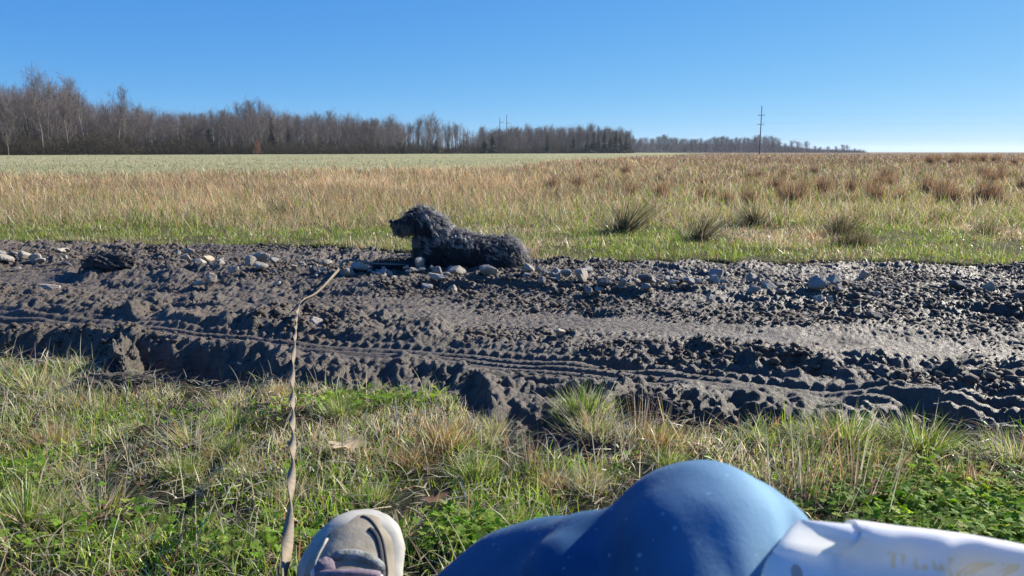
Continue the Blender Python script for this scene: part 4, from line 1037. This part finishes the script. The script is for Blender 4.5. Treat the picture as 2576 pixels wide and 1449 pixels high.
def build_boot(root, mirror=1):
    LEN = .30; K = 25
    def loft(w_add, z0f, z1f, s0, s1, n, pw=2.6, mat=None, name='x', par=root):
        V = []; Q = []
        for i in range(n):
            s = s0+(s1-s0)*(i/(n-1)); w, c, h = boot_prof(s); w = w+w_add(s); z0 = z0f(s, h); z1 = z1f(s, h)
            for k in range(K):
                a = math.pi*k/(K-1); ca, sa = math.cos(a), math.sin(a)
                X = (c+math.copysign(abs(ca)**(2/pw), ca)*w)*mirror; Z = z0+(z1-z0)*sa**(2/pw)
                V.append((X, s*LEN, Z))
            V.append((c*mirror, s*LEN, z0))
        m_ = K+1
        for i in range(n-1):
            for k in range(m_): Q.append((i*m_+k, i*m_+(k+1) % m_, (i+1)*m_+(k+1) % m_, (i+1)*m_+k))
        me = mesh_np(name, np.array(V), quads=np.array(Q), smooth=True); return link(name, me, mat, par)
    upper = root
    loft(lambda s: .004, lambda s, h: -.022+.012*max(0, s-.8)*5*.5, lambda s, h: .012, 0, 1, 40, 5, M_sole, 'sole')
    loft(lambda s: .003, lambda s, h: .008, lambda s, h: .008+min(.034, h*.75), .50, 1.0, 34, 4.5, M_rand, 'toe_rand')
    def tube(pts, r, mat, name, par=root, sides=8):
        v, q, t = path_tube([(x*mirror, y, z) for x, y, z in pts], r, sides); return link(name, mesh_np(name, v, quads=q, tris=t, smooth=True), mat, par)
    def on_top(f, s, lift=.001):      # f -1..1 across
        w, c, h = boot_prof(s); ca = f; sa = max(0, 1-abs(f)**2.3)**(1/2.3); return (c+f*w, s*LEN, .006+(h-.006)*sa+lift)
    arc = [on_top(.10+.62*math.sin(t*1.571), .905-.33*(1-math.cos(t*1.571)), -.001) for t in np.linspace(0, 1, 26)]
    tube(arc, [.0012]+[.0032]*24+[.001], M_groove, 'stitched_groove')
    seam = [on_top(-.25+1.08*math.sin(t*1.571), .955-.40*(1-math.cos(t*1.571))**1.2, 0) for t in np.linspace(0, 1, 26)]
    tube(seam, [.0006]+[.0016]*24+[.0006], M_groove, 'toe_seam')
    seam2 = [on_top(-.70, .86-.42*t, .001) for t in np.linspace(0, 1, 16)]
    tube(seam2, .0016, M_rand, 'side_welt')
    for j, s in enumerate([.735, .69, .645, .60, .55]):
        pts = [on_top(f, s+.012*math.sin(f*2+j), .006+.006*(1-f*f)) for f in np.linspace(-.62, .55, 14)]
        tube(pts, .0042, M_lace, 'lace')
        for f in (-.66, .60):
            x, y, z = on_top(f, s, .001); e = tube([(x, y-.004, z), (x, y, z+.006), (x, y+.004, z)], [.004, .005, .003], M_eye, 'eyelet')
    kn = rock_mesh('lace_knot', 9, .8, 3, .15, False); k_ = link('lace_knot', kn, M_lace, root, tuple(np.array(on_top(-.5, .75, .006))*[mirror, 1, 1])); k_.scale = (.010, .012, .009)
    tg = rock_mesh('tongue', 12, .55, 4, .08, False); t_ = link('tongue', tg, M_tongue, root, (.028*mirror, .182, .090)); t_.scale = (.036, .034, .034)
    patch = [on_top(f, .765+.04*math.cos(f*2.2), -.0015) for f in np.linspace(-.4, .62, 14)]
    tube(patch, [.003]+[.0065]*12+[.003], M_tongue2, 'mesh_panel')
M_tongue2 = simple_mat('pale_grey_mesh_fabric', (.19, .20, .19), .9, .2, .5, 90, .8, .004)
def make_boot(heel, toe_dir, up_hint, mirror):
    y = Vector(toe_dir).normalized(); z = Vector(up_hint); z = (z-y*z.dot(y)).normalized(); x = y.cross(z)
    me_root = None
    K = 25; LEN = .30; V = []; Q = []; n = 48
    for i in range(n):
        s = i/(n-1); w, c, h = boot_prof(s)
        for k in range(K):
            a = math.pi*k/(K-1); ca, sa = math.cos(a), math.sin(a); V.append(((c+math.copysign(abs(ca)**(2/2.3), ca)*w)*mirror, s*LEN, .006+(h-.006)*sa**(2/2.3)))
        V.append((c*mirror, s*LEN, .004))
    for i in range(n-1):
        for k in range(K+1): Q.append((i*(K+1)+k, i*(K+1)+(k+1) % (K+1), (i+1)*(K+1)+(k+1) % (K+1), (i+1)*(K+1)+k))
    o = link('hiking_boot', mesh_np('hiking_boot', np.array(V), quads=np.array(Q), smooth=True), M_boot, person)
    mm = Matrix.Identity(4)
    for r_ in range(3): mm[r_][0], mm[r_][1], mm[r_][2] = x[r_]*1.1, y[r_]*1.1, z[r_]*1.1
    o.matrix_local = Matrix.Translation(Vector(heel)-person.location) @ mm
    build_boot(o, mirror); return o
BT = at_depth(902, 1290, .95); BD = Vector((.07, .67, .74)).normalized()
make_boot(BT-BD*.33, BD, Vector((.22, -.7, .7)), 1)
make_boot(Vector((.11, .62, .03)), Vector((.12, 1, .05)), Vector((0, 0, 1)), -1)

# ------------------------------------------------------------------ the white paper bag lying on the thigh
def bag():
    nx, nz = 70, 40; O = at_depth(1882, 1668, .36); Lx, Hz, Dp = .24, .060, .05
    prof = []                                                        # front face, rounded top, back
    for k in range(nz):
        t = k/(nz-1); a = t*2
        if t < .45: prof.append((0, -.03+(Hz+.03)*t/.45))
        elif t < .6: w = (t-.45)/.15*math.pi; prof.append((Dp*.5*(1-math.cos(w)), Hz+.010*math.sin(w)))
        else: prof.append((Dp, Hz-(Hz+.03)*(t-.6)/.4))
    V = []
    for i in range(nx):
        u = i/(nx-1)
        for (dy, z) in prof:
            x = u*Lx; end = max(0, 1-u/.085)
            zz = z*(1-.05*u)-.17*max(0, u-.30)*x; cut = .028*max(0, (z-.035)/.05)*end**2
            n = .007*fbm(np.array([x*18+3]), np.array([z*14+dy*20]), 1.0, 3, 301)[0]+.009*billow(np.array([x+.6*z]), np.array([z*.6+dy]), 24, 302)[0]+.004*billow(np.array([x-.5*z]), np.array([z+dy]), 50, 303)[0]
            n = n*1.5*(1-.80*sstep(.042, .057, z))
            yy = dy+n*(1 if dy < .5*Dp else -1)*2; yy = yy+(Dp*.5-dy)*end**3*.85*0
            V.append((x+cut+.012*math.sin(dy/Dp*3.1416)*0-.0, yy+.012*u, zz+n*.6-cut*.15))
    Q = [(i*nz+k, (i+1)*nz+k, (i+1)*nz+k+1, i*nz+k+1) for i in range(nx-1) for k in range(nz-1)]
    # folded end panel closing the left side
    V = np.array(V); b = len(V); E = []; half = nz//2; m_ = 10
    for k in range(half):
        a = V[k]; c = V[nz-1-k]
        for j in range(m_):
            t = j/(m_-1); p = a*(1-t)+c*t; p = p+np.array([-.030*math.sin(min(1, t*1.25)*math.pi*.5)+.0*t, 0, 0]); E.append(p)
    V = np.concatenate([V, np.array(E)])
    Q += [(b+k*m_+j, b+(k+1)*m_+j, b+(k+1)*m_+j+1, b+k*m_+j+1) for k in range(half-1) for j in range(m_-1)]
    m, nt, b_ = new_mat('white_paper'); tc = nt.nodes.new('ShaderNodeTexCoord')
    # faint yellowish print in two rows on the front, worn past reading
    sep = nt.nodes.new('ShaderNodeSeparateXYZ'); nt.links.new(tc.outputs['Object'], sep.inputs[0])
    def mth(op, a, b2=None):
        q = nt.nodes.new('ShaderNodeMath'); q.operation = op
        for i, v in enumerate((a, b2)):
            if v is None: continue
            if isinstance(v, (int, float)): q.inputs[i].default_value = v
            else: nt.links.new(v, q.inputs[i])
        return q.outputs[0]
    rows = None
    for z0, hw in ((.050, .0035), (.036, .005)):
        r = mth('LESS_THAN', mth('ABSOLUTE', mth('SUBTRACT', sep.outputs[2], z0)), hw); rows = r if rows is None else mth('MAXIMUM', rows, r)
    mp = nt.nodes.new('ShaderNodeMapping'); mp.inputs['Scale'].default_value = (210, 1, 60); nt.links.new(tc.outputs['Object'], mp.inputs[0])
    letters = mth('GREATER_THAN', noise(nt, 1, 1, .5, mp.outputs[0]), .52)
    xin = mth('MULTIPLY', mth('GREATER_THAN', sep.outputs[0], .028), mth('LESS_THAN', sep.outputs[0], .13))
    msk = mth('MULTIPLY', mth('MULTIPLY', rows, letters), xin)
    def spot(cx, cz, rx, rz_):
        a = mth('POWER', mth('DIVIDE', mth('SUBTRACT', sep.outputs[0], cx), rx), 2.0); b2 = mth('POWER', mth('DIVIDE', mth('SUBTRACT', sep.outputs[2], cz), rz_), 2.0)
        return mth('LESS_THAN', mth('ADD', a, b2), 1.0)
    mark = mth('MAXIMUM', spot(-.0150, .040, .0028, .0045), spot(-.0195, .031, .0028, .005))
    mx = nt.nodes.new('ShaderNodeMixRGB'); nt.links.new(mth('MULTIPLY', msk, .75), mx.inputs[0]); mx.inputs[1].default_value = (.82, .82, .84, 1); mx.inputs[2].default_value = (.70, .50, .18, 1)
    mk = nt.nodes.new('ShaderNodeMixRGB'); nt.links.new(mth('MULTIPLY', mark, .8), mk.inputs[0]); nt.links.new(mx.outputs[0], mk.inputs[1]); mk.inputs[2].default_value = (.05, .06, .12, 1)
    nt.links.new(mk.outputs[0], b_.inputs['Base Color']); b_.inputs['Roughness'].default_value = .9; b_.inputs['Specular IOR Level'].default_value = .1
    tr = nt.nodes.new('ShaderNodeBsdfTranslucent'); tr.inputs[0].default_value = (.85, .84, .8, 1); ms = nt.nodes.new('ShaderNodeMixShader'); ms.inputs[0].default_value = .30
    nt.links.new(b_.outputs[0], ms.inputs[1]); nt.links.new(tr.outputs[0], ms.inputs[2]); nt.links.new(ms.outputs[0], nt.nodes['Material Output'].inputs['Surface'])
    o = link('paper_bag', mesh_np('paper_bag', V, quads=np.array(Q), smooth=True), m, loc=O+Vector((.045, 0, 0)))
    o.rotation_euler = (R(-36), R(3), R(-6))
    tag(o, 'crumpled white paper bag with faint golden print resting against the raised knee', 'paper bag')
    return o
bag()

# ------------------------------------------------------------------ air
hz = mesh_np('haze', [(a*6300, b*6300+0, c) for c in (-8, 36) for a, b in ((-1, -1), (1, -1), (1, 1), (-1, 1))], quads=[(0, 3, 2, 1), (4, 5, 6, 7), (0, 1, 5, 4), (1, 2, 6, 5), (2, 3, 7, 6), (3, 0, 4, 7)])
m = bpy.data.materials.new('thin_haze'); m.use_nodes = True; nt = m.node_tree; nt.nodes.clear()
vo = nt.nodes.new('ShaderNodeVolumePrincipled'); vo.inputs['Color'].default_value = (.70, .82, 1, 1); vo.inputs['Density'].default_value = .00011; vo.inputs['Anisotropy'].default_value = .2
om = nt.nodes.new('ShaderNodeOutputMaterial'); nt.links.new(vo.outputs[0], om.inputs['Volume'])
tag(link('haze', hz, m), kind='stuff')
